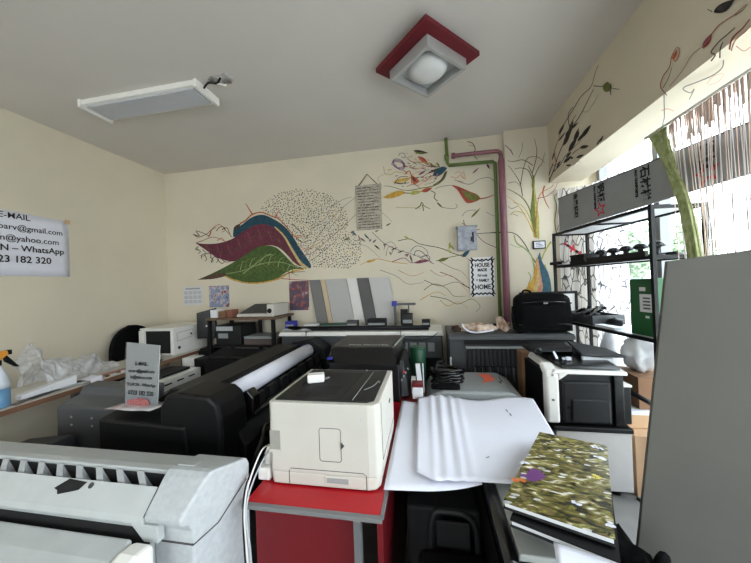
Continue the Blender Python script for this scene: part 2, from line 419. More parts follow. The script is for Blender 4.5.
for pts, c in (([(15, 255), (45, 262), (30, 240), (60, 248), (95, 265)], 'dark'), ([(90, 262), (110, 225), (140, 210), (165, 235), (150, 245)], 'orange'), ([(150, 235), (175, 225), (190, 260), (200, 270)], 'dark'),
               ([(30, 295), (60, 285), (110, 268), (160, 285)], 'rose'), ([(130, 285), (150, 272), (165, 290)], 'orange'), ([(30, 320), (50, 335), (40, 345)], 'dark'), ([(55, 370), (60, 350), (95, 345), (100, 365)], 'dark'),
               ([(100, 385), (115, 360), (135, 372), (125, 388)], 'dark'), ([(150, 370), (170, 385), (205, 378)], 'brown'), ([(60, 325), (75, 345), (62, 358), (50, 352)], 'grey'),
               ([(410, 460), (470, 435), (540, 430)], 'brown'), ([(430, 462), (500, 468), (563, 470)], 'red'), ([(465, 432), (468, 470)], 'red'), ([(22, 258), (40, 268), (62, 262), (85, 250), (100, 235), (125, 222)], 'brown'), ([(85, 268), (100, 250), (92, 240)], 'red'), ([(125, 240), (140, 222), (160, 222), (172, 240), (192, 258)], 'brown'), ([(70, 352), (80, 372), (70, 380)], 'dark'), ([(96, 360), (110, 378), (100, 388)], 'dark'), ([(130, 372), (150, 392), (165, 382)], 'dark'), ([(40, 312), (28, 325), (40, 330)], 'dark'), ([(480, 205), (510, 235), (540, 265)], 'dark'), ([(500, 272), (530, 292), (563, 282)], 'dark'),
               ([(490, 265), (520, 262), (545, 272)], 'orange'), ([(505, 305), (540, 322), (563, 325)], 'salmon')):
    M.stroke(pts, c, .8, .5)
M.done('painted_leaf_shell', wall_back)
# dots of the cloud
M = Mural('B'); rnd = random.Random(3); pts = []
def incloud(x, y):
    a = ((x-302)/46)**2+((y-222)/33)**2 < 1 or ((x-332)/30)**2+((y-250)/22)**2 < 1
    shell = y > 216+(x-268)*1.05 if x < 312 else False
    if 250 < x < 312 and y > 215+max(0, x-276)*1.30-max(0, 262-x)*.2 and x < 308: return False
    return a and not (x < 268 and y > 212) and not shell and not (y > 268)
tries = 0
while len(pts) < 950 and tries < 40000:
    tries += 1; x = rnd.uniform(254, 364); y = rnd.uniform(188, 270)
    if incloud(x, y) and all((x-a)**2+(y-c)**2 > 3.6 for a, c in pts[-500:]): pts.append((x, y))
for x, y in pts:
    M.k = 1; a = rnd.uniform(0, PI); l = rnd.uniform(.45, .9)
    M.stroke([(x-l*math.cos(a), y-l*math.sin(a)), (x+l*math.cos(a), y+l*math.sin(a))], rnd.choice(['brown', 'brown', 'brown', 'dark', 'dark', 'grey', 'olive', 'yellow']), .8)
M.done('painted_dot_cloud', wall_back)
# branches and leaves along the back wall
M = Mural('B')
for pts, c, w in (([(300, 262), (312, 246), (324, 228), (340, 210), (356, 197)], 'grey', .6), ([(302, 256), (314, 252), (330, 238), (344, 226), (356, 214)], 'rose', .6), ([(300, 250), (312, 247), (322, 240)], 'salmon', .7),
                  ([(308, 236), (316, 226), (326, 218)], 'grey', .5), ([(328, 230), (338, 218), (342, 214)], 'grey', .5), ([(318, 250), (330, 246), (340, 236)], 'rose', .5), ([(308, 262), (318, 256), (324, 250)], 'blue', .6),
                  ([(330, 208), (342, 200), (352, 197)], 'grey', .5), ([(374, 195), (382, 187), (378, 178), (390, 172)], 'grey', .4)): M.stroke(pts, c, w, w*.6)
for a, t, w, c in (((352, 232), (357, 236), 2, 'blue'), ((360, 238), (366, 242), 2, 'grey'), ((344, 240), (350, 238), 2, 'olive'), ((364, 234), (370, 240), 1.5, 'teal'), ((375, 232), (379, 230), 1.5, 'grey'), ((386, 226), (391, 223), 1.5, 'grey')): M.leaf(a, t, w, c)
M.stroke([(372, 232), (384, 243), (398, 250), (412, 254), (430, 262), (434, 264)], 'grey', .6); M.stroke([(398, 241), (410, 239), (420, 244), (440, 248), (452, 253), (466, 257)], 'dark', .6)
M.stroke([(386, 256), (388, 248), (393, 247), (392, 253), (389, 252)], 'grey', .5); M.stroke([(414, 256), (416, 251), (422, 252), (430, 260)], 'blue', .7)
M.stroke([(436, 261), (446, 258), (456, 256), (466, 254)], 'olive', .6); M.leaf((438, 261), (449, 258), 3.4, 'olive'); M.leaf((462, 257), (470, 250), 4, 'blue')
M.leaf((414, 263), (430, 260), 3, 'rose'); M.leaf((366, 262), (376, 260), 2.4, 'yellow'); M.stroke([(360, 265), (376, 259), (392, 262), (408, 264)], 'yellow', .6)
for a, t in (((448, 244), (455, 250)), ((446, 250), (452, 252)), ((450, 242), (449, 250)), ((404, 236), (410, 240))): M.leaf(a, t, 2, 'lolive')
for pts, c in (([(424, 280), (440, 286), (456, 282), (470, 288)], 'grey'), ([(430, 296), (446, 299), (458, 304), (472, 299), (480, 306), (476, 312)], 'olive'), ([(440, 272), (455, 278), (466, 286)], 'rose'), ([(420, 300), (436, 292), (446, 296)], 'yellow'),
               ([(462, 284), (474, 291)], 'brown'), ([(398, 270), (412, 276), (424, 272)], 'salmon')): M.stroke(pts, c, .7, .4)
M.stroke([(474, 234), (488, 233), (503, 233)], 'dark', .6); M.stroke([(476, 234), (484, 242), (497, 248)], 'rose', .7); M.stroke([(462, 223), (470, 228), (480, 230)], 'rose', .6)
for pts, c, w in (([(392, 262), (404, 258), (412, 263), (424, 259), (432, 262)], 'rose', .8), ([(420, 258), (426, 255), (430, 258), (426, 262), (421, 261)], 'rose', .7), ([(372, 210), (384, 214), (392, 222)], 'grey', .4), ([(440, 262), (452, 268), (462, 272), (470, 282)], 'grey', .5), ([(430, 270), (440, 276), (452, 276), (468, 292)], 'salmon', .6),
                  ([(424, 290), (434, 284), (446, 288), (454, 296), (466, 296)], 'olive', .7), ([(440, 300), (448, 306), (458, 302), (468, 308)], 'yellow', .6), ([(410, 252), (416, 246), (424, 248), (428, 254), (422, 257), (417, 254)], 'blue', .6), ([(384, 250), (386, 244), (392, 242), (396, 248), (391, 252)], 'grey', .5), ([(346, 236), (352, 244), (366, 246), (380, 258)], 'grey', .5),
                  ([(466, 258), (478, 266), (470, 276)], 'salmon', .5), ([(504, 234), (514, 240), (520, 250)], 'dark', .5), ([(486, 212), (494, 216), (500, 214)], 'grey', .5), ([(380, 270), (396, 276), (408, 284), (424, 282)], 'grey', .5)): M.stroke(pts, c, w, w*.5)
for k in range(0, 30, 2): M.leaf((350+2.2*k+rnd.uniform(-3, 3), 234+.9*k+rnd.uniform(-8, 4)), (353+2.2*k+rnd.uniform(-2, 3), 236+.9*k+rnd.uniform(-8, 4)), rnd.uniform(1, 2), rnd.choice(['blue', 'grey', 'olive', 'rose', 'dark']))
M.done('painted_vines', wall_back)
M = Mural('B', 380, 140, 5.63)
M.leaf((188, 60), (272, 72), 22, 'dark', 4, 'olive'); M.leaf((212, 92), (278, 145), 24, 'red', -3, 'orange'); M.leaf((275, 126), (312, 158), 11, 'olive'); M.leaf((318, 125), (340, 160), 10, 'olive')
M.leaf((372, 158), (262, 192), 16, 'brown', 6); M.poly([(378, 158), (350, 150), (315, 170), (298, 195), (318, 206), (345, 195), (368, 172)], 'teal')
M.leaf((72, 240), (180, 212), 28, 'yellow', 4, 'cream'); M.stroke([(85, 240), (120, 247), (165, 240)], 'dark', 1.3, .4); M.poly([(168, 185), (190, 205), (222, 232), (190, 250), (182, 225)], 'orange'); M.leaf((182, 212), (204, 236), 14, 'maroon')
M.stroke([(140, 190), (165, 175), (175, 200), (180, 245)], 'orange', 1); M.poly([(15, 325), (60, 300), (110, 285), (142, 297), (110, 315), (60, 330)], 'yellow'); M.stroke([(135, 297), (180, 300), (235, 288)], 'olive', 1)
M.leaf((165, 302), (238, 290), 22, 'lolive'); M.leaf((232, 290), (296, 268), 22, 'orange', 2, 'red'); M.stroke([(285, 285), (310, 300), (305, 325), (325, 345)], 'brown', .8)
M.leaf((215, 198), (262, 170), 12, 'rose'); M.leaf((160, 150), (210, 168), 8, 'grey'); M.leaf((180, 120), (212, 140), 7, 'grey')
M.stroke([(376, 175), (362, 215), (330, 245), (290, 262), (240, 270), (150, 285), (60, 262), (20, 260)], 'olive', 1.4, .4); M.stroke([(370, 180), (345, 225), (300, 255)], 'brown', 1.8, .8)
for k in range(3): M.stroke([(65+k*8, 140), (80, 110+k*6), (115, 112+k*7), (140-k*4, 140), (125, 170-k*8), (90+k*4, 155), (70+k*8, 138)], 'purple', .7)
M.stroke([(105, 90), (115, 75), (138, 78), (140, 100), (120, 95)], 'purple', .6); M.stroke([(130, 172), (152, 185), (140, 195)], 'rose', .7); M.stroke([(20, 150), (30, 190), (60, 195), (90, 180), (150, 190)], 'lolive', .7)
M.stroke([(80, 250), (110, 210), (160, 208)], 'brown', .6); M.stroke([(185, 245), (215, 255), (245, 235), (300, 200)], 'salmon', .7); M.stroke([(150, 262), (190, 250), (225, 270)], 'rose', .6)
M.stroke([(200, 388), (225, 372), (235, 352), (250, 372), (282, 388)], 'olive', 1.3, .5); M.stroke([(240, 365), (245, 400)], 'brown', .8); M.leaf((318, 350), (356, 385), 10, 'olive'); M.stroke([(90, 378), (180, 382), (230, 385)], 'lolive', .5); M.stroke([(355, 380), (410, 388), (435, 375), (425, 360)], 'grey', .5)
M.poly([(398, 253), (440, 262), (500, 288), (548, 308), (562, 332), (530, 350), (490, 355), (465, 328), (436, 283)], 'red'); M.poly([(460, 285), (505, 296), (548, 314), (556, 332), (520, 343), (485, 325)], 'olive')
M.stroke([(560, 332), (600, 325), (640, 310)], 'red', 1.2, .8); M.stroke([(400, 255), (350, 262), (310, 275)], 'grey', .5); M.leaf((512, 438), (566, 382), 12, 'olive'); M.stroke([(460, 430), (490, 400), (540, 395)], 'grey', .5)
M.stroke([(470, 450), (480, 480), (520, 490)], 'rose', .7); M.stroke([(420, 225), (500, 250), (560, 220), (620, 215), (660, 260)], 'grey', .6)
for pts in ([(400, 205), (430, 215), (455, 195), (470, 212)], [(420, 190), (440, 180), (462, 188)], [(440, 230), (470, 238)], [(455, 205), (480, 220), (470, 180)]): M.stroke(pts, 'salmon', .7)
M.leaf((520, 190), (558, 155), 9, 'rose'); M.stroke([(490, 10), (520, 20), (535, 50), (528, 85), (548, 110)], 'brown', .8); M.stroke([(500, 30), (535, 35)], 'grey', .5); M.leaf((600, 135), (618, 165), 12, 'maroon')
rf = random.Random(14)
for k in range(46):
    an = rf.uniform(2.2, 4.3); d = rf.uniform(60, 330); cxm, cym = 372+d*math.cos(an), 165-d*.42*math.sin(an); l = rf.uniform(10, 26); w_ = rf.uniform(3, 7)
    if 20 < cxm < 372 and 45 < cym < 260: M.leaf((cxm, cym), (cxm+l*math.cos(an), cym-l*.5*math.sin(an)), w_, rf.choice(['olive', 'brown', 'rose', 'dark', 'salmon', 'lolive', 'red', 'purple', 'orange']), rf.uniform(-2, 2))
for k in range(14):
    an = rf.uniform(2.3, 4.2); d = rf.uniform(40, 180); p0 = (372+d*math.cos(an), 165-d*.42*math.sin(an)); p1 = (372+(d+60)*math.cos(an+.15), 165-(d+60)*.42*math.sin(an+.15)); p2 = (372+(d+120)*math.cos(an), 165-(d+120)*.42*math.sin(an)); M.stroke([p0, p1, p2], rf.choice(['olive', 'brown', 'rose', 'salmon', 'lolive', 'grey']), .6, .3)
M.done('painted_flower_cluster', wall_back)
# climbing plant on the column
M = Mural('C', 490, 130, 3.94)
for pts, c, w, w1 in (([(182, 425), (178, 360), (168, 300), (172, 230), (168, 180), (150, 140)], 'olive', 2.6, .7), ([(188, 425), (190, 350), (182, 300)], 'lolive', 2.5, 1), ([(175, 420), (166, 360), (155, 310), (130, 270), (95, 245), (68, 232)], 'olive', 1.8, .6),
                      ([(178, 425), (160, 380), (140, 340), (105, 290), (68, 262)], 'yellow', 1.2, .5), ([(172, 415), (158, 350), (128, 300), (90, 285)], 'lolive', 1.2, .5), ([(166, 170), (180, 120), (184, 80), (175, 35)], 'brown', .9, .4), ([(168, 140), (130, 118), (90, 125), (68, 120)], 'brown', .9, .4),
                      ([(60, 60), (80, 80), (92, 100), (80, 75)], 'rose', .9, .5), ([(128, 260), (118, 210), (95, 170), (72, 140)], 'dark', .8, .4), ([(120, 215), (132, 150), (150, 110), (190, 108), (215, 130)], 'brown', .8, .4), ([(72, 210), (100, 205), (120, 222)], 'grey', .7, .4),
                      ([(215, 220), (208, 250), (222, 290), (235, 310)], 'orange', 1.6, .5), ([(185, 270), (220, 262), (250, 240), (270, 200)], 'rose', .8, .4), ([(230, 205), (245, 190), (252, 160)], 'dark', 1, .5), ([(262, 410), (255, 360), (262, 300), (255, 260), (290, 235)], 'olive', 1.2, .6), ([(265, 395), (275, 350), (268, 310)], 'brown', .7, .4),
                      ([(0, 405), (60, 402), (100, 410), (130, 440), (160, 490), (190, 540)], 'dark', .7, 1), ([(95, 415), (105, 445), (140, 470), (165, 500), (178, 560)], 'lgreen', 1.4, 1.6), ([(240, 440), (215, 480), (195, 530)], 'lolive', 2, 1.2), ([(80, 450), (110, 462), (130, 455)], 'lgreen', .7, .4),
                      ([(128, 50), (125, 80), (112, 110)], 'grey', .5, .4), ([(90, 330), (110, 340)], 'red', .5, .4), ([(180, 562), (205, 590), (225, 640), (222, 660)], 'blue', 4.4, 2.4), ([(175, 545), (172, 590), (150, 620), (135, 655)], 'yellow', 1.3, 1.5), ([(200, 560), (210, 600), (195, 640), (180, 660)], 'salmon', 1.6, 1.4),
                      ([(185, 560), (190, 600), (165, 640)], 'cream', 1.4, 1.2), ([(215, 530), (225, 570), (236, 620)], 'lolive', 1.6, 1), ([(150, 560), (160, 580), (150, 610)], 'lgreen', 1.2, .8)): M.stroke(pts, c, w, w1)
M.poly([(184, 425), (178, 370), (172, 310), (170, 240), (164, 200), (172, 190), (178, 240), (186, 300), (192, 360), (194, 425)], 'lolive'); M.poly([(176, 425), (170, 370), (160, 320), (166, 250), (170, 200), (174, 260), (178, 330), (182, 380)], 'olive')
M.poly([(196, 480), (206, 520), (228, 560), (240, 610), (238, 650), (205, 652), (208, 610), (196, 560), (184, 520)], 'blue'); M.poly([(188, 500), (198, 560), (206, 610), (200, 652), (176, 652), (190, 610), (186, 560), (180, 520)], 'salmon'); M.poly([(182, 500), (186, 560), (176, 610), (160, 652), (132, 652), (150, 610), (172, 575)], 'yellow'); M.poly([(188, 545), (194, 590), (186, 630), (164, 650), (178, 610)], 'cream')
M.stroke([(178, 420), (186, 300), (200, 250), (235, 230), (250, 215)], 'orange', .8, .4); M.stroke([(168, 200), (150, 160), (120, 150), (95, 155)], 'brown', 1, .4); M.stroke([(172, 190), (190, 150), (205, 130), (215, 90)], 'olive', 1, .4); M.stroke([(110, 300), (85, 310), (70, 300)], 'grey', .6); M.stroke([(140, 330), (100, 320), (80, 335)], 'lolive', .8)
M.leaf((168, 235), (172, 175), 12, 'olive'); M.leaf((283, 300), (290, 245), 6, 'red')
M.done('painted_climber', column)
# twigs on the beam face
M = Mural('R', 490, 130, 3.94)
for a, t, w in (((270, 20), (296, -30), 10), ((330, 40), (352, -10), 10), ((310, 20), (330, -40), 12), ((262, 150), (280, 120), 7), ((340, 110), (372, 96), 10), ((300, 110), (322, 84), 9), ((365, 30), (400, -20), 10), ((245, 120), (256, 80), 5), ((290, 62), (318, 0), 16), ((310, 85), (345, 25), 16), ((355, 70), (392, 62), 14), ((345, 45), (380, 5), 12), ((270, 45), (300, 5), 6), ((290, 130), (325, 100), 12), ((318, 112), (330, 108), 8), ((420, 60), (440, 30), 6), ((300, 140), (325, 138), 8)): M.leaf(a, t, w, 'dark')
for pts, c, w in (([(234, 200), (255, 150), (270, 100), (300, 30), (322, -30), (340, -60)], 'brown', 1), ([(250, 165), (275, 140), (300, 100), (330, 70), (360, 40)], 'dark', .8), ([(262, 130), (255, 90), (262, 60), (280, 10)], 'red', .9), ([(236, 195), (232, 180), (250, 130)], 'dark', 1.2), ([(246, 140), (262, 136), (280, 120)], 'rose', .7),
                  ([(325, 95), (350, 75), (382, 70)], 'dark', .8), ([(375, 20), (395, -10)], 'dark', .8), ([(330, 140), (345, 125), (358, 128)], 'grey', .6)): M.stroke(pts, c, w, w*.5)
M.dx, M.dy, M.sc = 561, 0, 3.94
for pts, c, w in (([(0, 510), (50, 430), (80, 380), (120, 340), (135, 290), (150, 255)], 'brown', .8), ([(20, 540), (60, 480), (85, 440), (130, 350)], 'dark', .9), ([(35, 500), (30, 450), (50, 420)], 'dark', .8), ([(85, 440), (110, 435), (150, 370)], 'grey', .5), ([(130, 338), (165, 340), (180, 335)], 'brown', 1), ([(195, 350), (198, 375)], 'dark', .9), ([(205, 348), (235, 352)], 'dark', .8),
                  ([(420, 375), (395, 340), (405, 300), (430, 265), (438, 225), (455, 190)], 'red', 1), ([(440, 225), (455, 240), (468, 215), (470, 190), (455, 188)], 'orange', .9), ([(405, 345), (425, 310), (440, 265)], 'brown', .8), ([(430, 340), (480, 280), (520, 215), (560, 185)], 'rose', .6), ([(600, 130), (630, 95), (690, 55), (735, 15)], 'red', .9),
                  ([(595, 240), (612, 215), (595, 205), (625, 165), (665, 130), (690, 108)], 'dark', 1.3), ([(630, 228), (632, 190), (642, 165)], 'dark', 1.4), ([(668, 195), (680, 150), (720, 110), (748, 75)], 'red', 1.8), ([(675, 200), (690, 160), (730, 125), (755, 100)], 'orange', 1.2), ([(600, 45), (580, 35)], 'dark', 1), ([(690, 60), (720, 40), (740, 15)], 'brown', .8)): M.stroke(pts, c, w, w*.6)
M.leaf((560, 190), (600, 128), 22, 'rose', 2, 'red'); M.leaf((605, 48), (690, -5), 34, 'dark', 4); M.leaf((20, 540), (45, 505), 16, 'dark'); M.leaf((80, 545), (120, 490), 14, 'dark'); M.leaf((60, 550), (75, 515), 10, 'dark'); M.leaf((155, 560), (170, 532), 8, 'dark'); M.leaf((40, 510), (72, 480), 8, 'dark')
M.poly([(168, 335), (185, 322), (200, 335), (198, 355), (180, 362), (168, 350)], 'olive'); M.leaf((445, 235), (462, 195), 12, 'orange')
M.done('painted_twigs', beam)
M = Mural('U', 561, 0, 3.94)
for pts, c, w in (([(640, 235), (635, 265), (600, 295), (530, 325), (490, 340), (482, 352), (510, 365), (525, 350), (505, 392)], 'grey', 1.4), ([(395, 435), (420, 428), (445, 438)], 'orange', .8), ([(575, 330), (600, 300), (640, 290), (620, 320), (580, 335)], 'salmon', .7), ([(690, 180), (720, 200), (745, 185)], 'red', .9)): M.stroke(pts, c, w, w*.7)
M.done('painted_curls', beam)

# ------------------------------------------------------------------ pipes
b = MB(); yy = 2.70
b.tube([(.215, yy+.01, CEIL), (.222, yy+.01, 2.475), (.232, yy+.01, 2.452), (.61, yy+.01, 2.445), (.628, yy+.01, 2.43), (.630, yy+.01, 2.3), (.615, yy+.01, 0)], .015, 10)
b.tube([(.215, yy+.01, 2.55), (.217, yy+.01, 2.50)], .02, 10)
solo('heating_pipe', b, PGREEN, 'thin green painted pipe stepping down the back wall from the ceiling', 'pipe')
b = MB()
yy = 2.664; b.tube(smooth_path([(.27, yy, 2.515), (.60, yy, 2.515), (.65, yy, 2.508), (.668, yy, 2.48), (.67, yy, 2.38)]), .017, 12); b.tube([(.67, yy, 2.46), (.67, yy, 2.42), (.668, yy, 0)], [.017, .027, .027], 14)
b.tube([(.255, yy, 2.515), (.285, yy, 2.515)], .025, 10)
solo('heating_pipe', b, PINK, 'thick dark pink pipe running down beside the corner column', 'pipe')

# ------------------------------------------------------------------ ceiling lamps
t = thing('ceiling_lamp', 'square ceiling lamp of red board and silver frame around a white glass dome', 'lamp', (.04, 1.67, 2.7))
def diamond(b, c, r, z0, z1, m=0): return b.prism([(c[0], c[1]-r), (c[0]+r, c[1]), (c[0], c[1]+r), (c[0]-r, c[1])], 'z', z0, z1, m)
b = MB(); diamond(b, (.04, 1.67), .29, 2.635, 2.66); b.build('backing_board', mat('dark red lamp board', (98, 8, 24), .6), t)
b = MB(); diamond(b, (.04, 1.67), .15, 2.66, 2.70); b.build('ceiling_mount', MGREY, t)
b = MB(); c0 = (.045, 1.675); ro, ri = .215, .185
for i in range(4):
    a0, a1 = i*PI/2-PI/2, (i+1)*PI/2-PI/2
    q = [(c0[0]+ro*math.cos(a0), c0[1]+ro*math.sin(a0)), (c0[0]+ro*math.cos(a1), c0[1]+ro*math.sin(a1)), (c0[0]+ri*math.cos(a1), c0[1]+ri*math.sin(a1)), (c0[0]+ri*math.cos(a0), c0[1]+ri*math.sin(a0))]
    b.prism(q, 'z', 2.575, 2.634)
b.build('frame', ALU, t, .002)
b = MB(); diamond(b, c0, ri, 2.622, 2.634); b.build('reflector', LGREY, t)
b = MB(); b.lathe((c0[0], c0[1], 2.622), [(.112, 0), (.112, .012), (.10, .03), (.075, .044), (.04, .053), (.005, .056)], 28, flip=-1); b.build('glass_dome', DOME, t)
t = thing('ceiling_lamp', 'long flat white ceiling light box with a ribbed grey lens', 'lamp', (-1.8, 1.66, 2.7))
b = MB(); b.box(-2.23, 1.56, 2.665, -1.37, 1.755, 2.70); b.build('housing', WHITE, t, .004)
b = MB(); b.box(-2.21, 1.58, 2.655, -1.39, 1.735, 2.665); b.build('lens', LENS, t, .002)
b = MB(); b.box(-1.37, 1.552, 2.648, -1.35, 1.762, 2.70); b.build('end_cap', WHITE, t, .003); b = MB(); b.box(-2.25, 1.552, 2.648, -2.23, 1.762, 2.70); b.build('end_cap', WHITE, t, .003)
t = thing('ceiling_outlet', 'torn plaster patch with a cut cable stub in the ceiling', 'outlet', (-1.2, 1.6, 2.7))
b = MB(); b.blob((-1.2, 1.6, 2.70), (.08, .045, .004), 2, .3, 0, 3); b.build('plaster_patch', mat('smudged plaster', (196, 192, 188), .9, rgb2=(110, 106, 104), scale=24), t)
b = MB(); b.tube(smooth_path([(-1.349, 1.62, 2.68), (-1.29, 1.59, 2.685), (-1.24, 1.6, 2.68), (-1.2, 1.58, 2.695)]), .006); b.tube([(-1.24, 1.6, 2.68), (-1.19, 1.62, 2.672)], .006, 6, 1); b.build('cable_stub', [BLACK, WHITE], t)

# ------------------------------------------------------------------ things on the walls
def sheet_back(name, x0, z0, x1, z1, m_, label, cat, y=BACK, th=.004):
    b = MB(); b.box(x0, y-th, z0, x1, y-.0003, z1); return solo(name, b, m_, label, cat)
t = thing('paper_sign', 'white paper notice with e-mail and phone lines taped on the left wall', 'notice', (LEFT, 1.5, 1.545))
b = MB(); b.grid(lambda u, v: (LEFT+.0035+.002*math.sin(u*9)*math.sin(v*4), 1.05+.815*u, 1.545+v*(.45+.006*math.sin(u*5))), 16, 6, 0, (.0008, 0, 0)); b.build('sheet', PAPER, t)
def ltxt(s, size, yr, z, bold=0, al='RIGHT'): text(s, size, (LEFT+.008, yr, z), (0, 1, 0), (0, 0, 1), INK, t, 'lettering', al, .93, bold)
ltxt('E-MAIL', .058, 1.635, 1.945, 0.0003); ltxt('atoarv@gmail.com', .0555, 1.825, 1.868, 0.0003); ltxt('in@yahoo.com', .058, 1.80, 1.79, 0.0003); ltxt('TELEFON \u2013 WhatsApp', .061, 1.83, 1.72, .001); ltxt('0723 182 320', .067, 1.75, 1.64, .0012)
b = MB(); b.box(LEFT+.008, 1.84, 1.965, LEFT+.0088, 1.875, 2.0); b.build('tape', CARD2, t)
# hanging rules board
t = thing('hanging_sign', 'weathered grey wooden board of black lines hanging from a string', 'sign', (-.53, BACK, 1.92))
b = MB(); b.box(-.655, BACK-.016, 1.925, -.405, BACK-.004, 2.36); b.build('board', PLANKG, t, .002)
b = MB(); rr = random.Random(5)
for i in range(15):
    z = 2.335-i*.0275; x = -.635; end = -.425 if i % 3 else -.47
    while x < end:
        w = rr.uniform(.014, .05); b.box(x, BACK-.0172, z-rr.uniform(.004, .008), min(x+w, end), BACK-.0158, z); x += w+.008
b.build('lettering', mat('faded ink', (58, 54, 50), .8), t)
b = MB(); b.tube([(-.62, BACK-.01, 2.36), (-.535, BACK-.006, 2.465), (-.44, BACK-.01, 2.36)], .004, 6); b.build('string', BARK, t)
# HOUSE / HOME plaque
t = thing('wall_plaque', 'black and white zigzag bordered HOUSE and HOME plaque beside the pipes', 'sign', (.52, BACK, 1.25))
b = MB(); b.box(.385, BACK-.02, 1.25, .598, BACK-.003, 1.605); b.build('panel', INKW, t, .001)
b = MB(); yp = BACK-.0208
def zig(p, q, n, amp, w):
    p = Vector(p); q = Vector(q); d = (q-p); L = d.length; d.normalize(); nn = Vector((-d.z, 0, d.x))
    for i in range(n):
        for s0, s1, a0, a1 in ((i, i+.5, 0, amp), (i+.5, i+1, amp, 0)):
            A = p+d*(L*s0/n)+nn*a0; B = p+d*(L*s1/n)+nn*a1
            vs = [b.v((A.x, yp, A.z)), b.v((B.x, yp, B.z)), b.v((B.x+nn.x*w, yp, B.z+nn.z*w)), b.v((A.x+nn.x*w, yp, A.z+nn.z*w))]; b.face(vs)
zig((.385, 0, 1.263), (.598, 0, 1.263), 6, .012, .015); zig((.598, 0, 1.592), (.385, 0, 1.592), 6, .012, .015); zig((.591, 0, 1.25), (.591, 0, 1.605), 8, .012, .016); zig((.392, 0, 1.605), (.392, 0, 1.25), 8, .012, .016)
b.build('zigzag_border', INK, t, recalc=False)
for s_, sz, z, m_ in (('A', .022, 1.56, INK), ('HOUSE', .048, 1.518, INK), ('MADE', .036, 1.478, INK), ('Friends', .034, 1.43, INKG), ('& FAMILY', .032, 1.385, INK), ('HOME', .058, 1.318, INK)):
    text(s_, sz, (.4915, yp, z), (1, 0, 0), (0, 0, 1), m_, t, 'lettering', 'CENTER', .82, .0018)
t = thing('electrical_panel', 'small grey metal electrical box on the back wall above the plaque', 'electrical box', (.365, BACK, 1.67))
b = MB(); b.box(.285, BACK-.06, 1.672, .45, BACK-.003, 1.885); b.build('case', mat('pale grey enamel', (168, 172, 182), .45, rgb2=(136, 140, 150), scale=25), t, .004)
b = MB(); b.box(.278, BACK-.066, 1.878, .456, BACK-.003, 1.89); b.build('top_rim', MGREY, t); b = MB(); b.box(.41, BACK-.0615, 1.74, .424, BACK-.0602, 1.83); b.box(.396, BACK-.0615, 1.75, .408, BACK-.0602, 1.79); b.build('warning_mark', INK, t)
t = thing('thermostat', 'small white framed thermostat plate on the corner column', 'thermostat', (.96, COLY, 1.645))
b = MB(); b.box(.905, COLY-.018, 1.648, 1.005, COLY-.002, 1.718); b.build('case', INK, t, .002); b = MB(); b.box(.914, COLY-.0192, 1.657, .996, COLY-.0182, 1.709); b.build('face', PAPER, t)
b = MB()
for i in range(3): b.box(.925, COLY-.0202, 1.668+i*.013, .985-i*.012, COLY-.0193, 1.674+i*.013)
b.build('lettering', INKG, t)
t = thing('wall_calendar', 'pale printed calendar sheet on the back wall near the left corner', 'calendar', (-2.5, BACK, 1.24))
b = MB(); b.box(-2.63, BACK-.003, 1.24, -2.385, BACK-.0005, 1.44); b.build('sheet', mat('calendar paper', (206, 206, 206), .8), t)
b = MB()
for r in range(3):
    for c in range(4):
        for q in range(4): b.box(-2.615+c*.056, BACK-.0045, 1.262+r*.048+q*.009, -2.57+c*.056, BACK-.0032, 1.266+r*.048+q*.009)
b.box(-2.6, BACK-.0045, 1.41, -2.42, BACK-.0032, 1.425); b.build('month_print', mat('faint grey ink', (150, 152, 160), .8), t)
sheet_back('poster', -2.31, 1.21, -2.07, 1.44, POST1, 'blue and red poster beside the calendar on the back wall', 'poster')
sheet_back('poster', -1.385, 1.16, -1.175, 1.455, POST2, 'dark red and navy poster under the painted leaf', 'poster')

# ------------------------------------------------------------------ sample boards leaning at the back wall
ms = [('dark grey', mat('board dark grey', (112, 110, 108), .7)), ('tan', TAN), ('wide light grey', mat('board light grey', (172, 170, 166), .7)), ('white', mat('board white', (212, 210, 204), .7)), ('charcoal', mat('board charcoal', (86, 84, 84), .7)), ('pale grey', mat('board pale grey', (186, 184, 180), .7))]
x = -1.16
for i, (nm, m_) in enumerate(ms):
    w = (.12, .05, .22, .10, .12, .2)[i]
    b = MB(); b.hexa([(x+.09, 2.715-i*.004, .95), (x+w+.085, 2.715-i*.004, .95), (x+w+.085, 2.722-i*.004, .95), (x+.09, 2.722-i*.004, .95)], [(x, 2.738, 1.46), (x+w-.005, 2.738, 1.46), (x+w-.005, 2.745, 1.46), (x, 2.745, 1.46)])
    solo('sample_board', b, m_, f'{nm} sample board leaning on the back wall behind the long plotter', 'board', 'sample boards behind the long plotter'); x += w
# ================================================================== RED DESK
t = thing('desk', 'red topped desk with grey edging under the white laser printer', 'desk', (-.36, 1.3, 0))
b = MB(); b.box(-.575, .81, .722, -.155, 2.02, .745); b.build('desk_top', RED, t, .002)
b = MB(); b.box(-.58, .795, .733, -.148, .81, .7455); b.box(-.155, .81, .733, -.145, 2.02, .7455); b.build('edge_trim', EDGE, t, .001)
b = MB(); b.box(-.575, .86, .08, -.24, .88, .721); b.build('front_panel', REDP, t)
for q in ((-.235, .81), (-.235, 1.96), (-.57, 1.96), (-.57, .885)):
    b = MB(); b.box(q[0], q[1], 0, q[0]+.022, q[1]+.022, .721); b.build('leg', STEEL, t, .002)
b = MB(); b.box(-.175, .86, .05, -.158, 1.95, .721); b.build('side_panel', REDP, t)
b = MB(); b.tube([(-.335, .856, .70), (-.335, .861, .70)], .004)
b.build('screw', ORANGE, t); b = MB(); b.tube([(-.30, .856, .70), (-.30, .861, .70)], .004); b.build('screw', ORANGE, t)

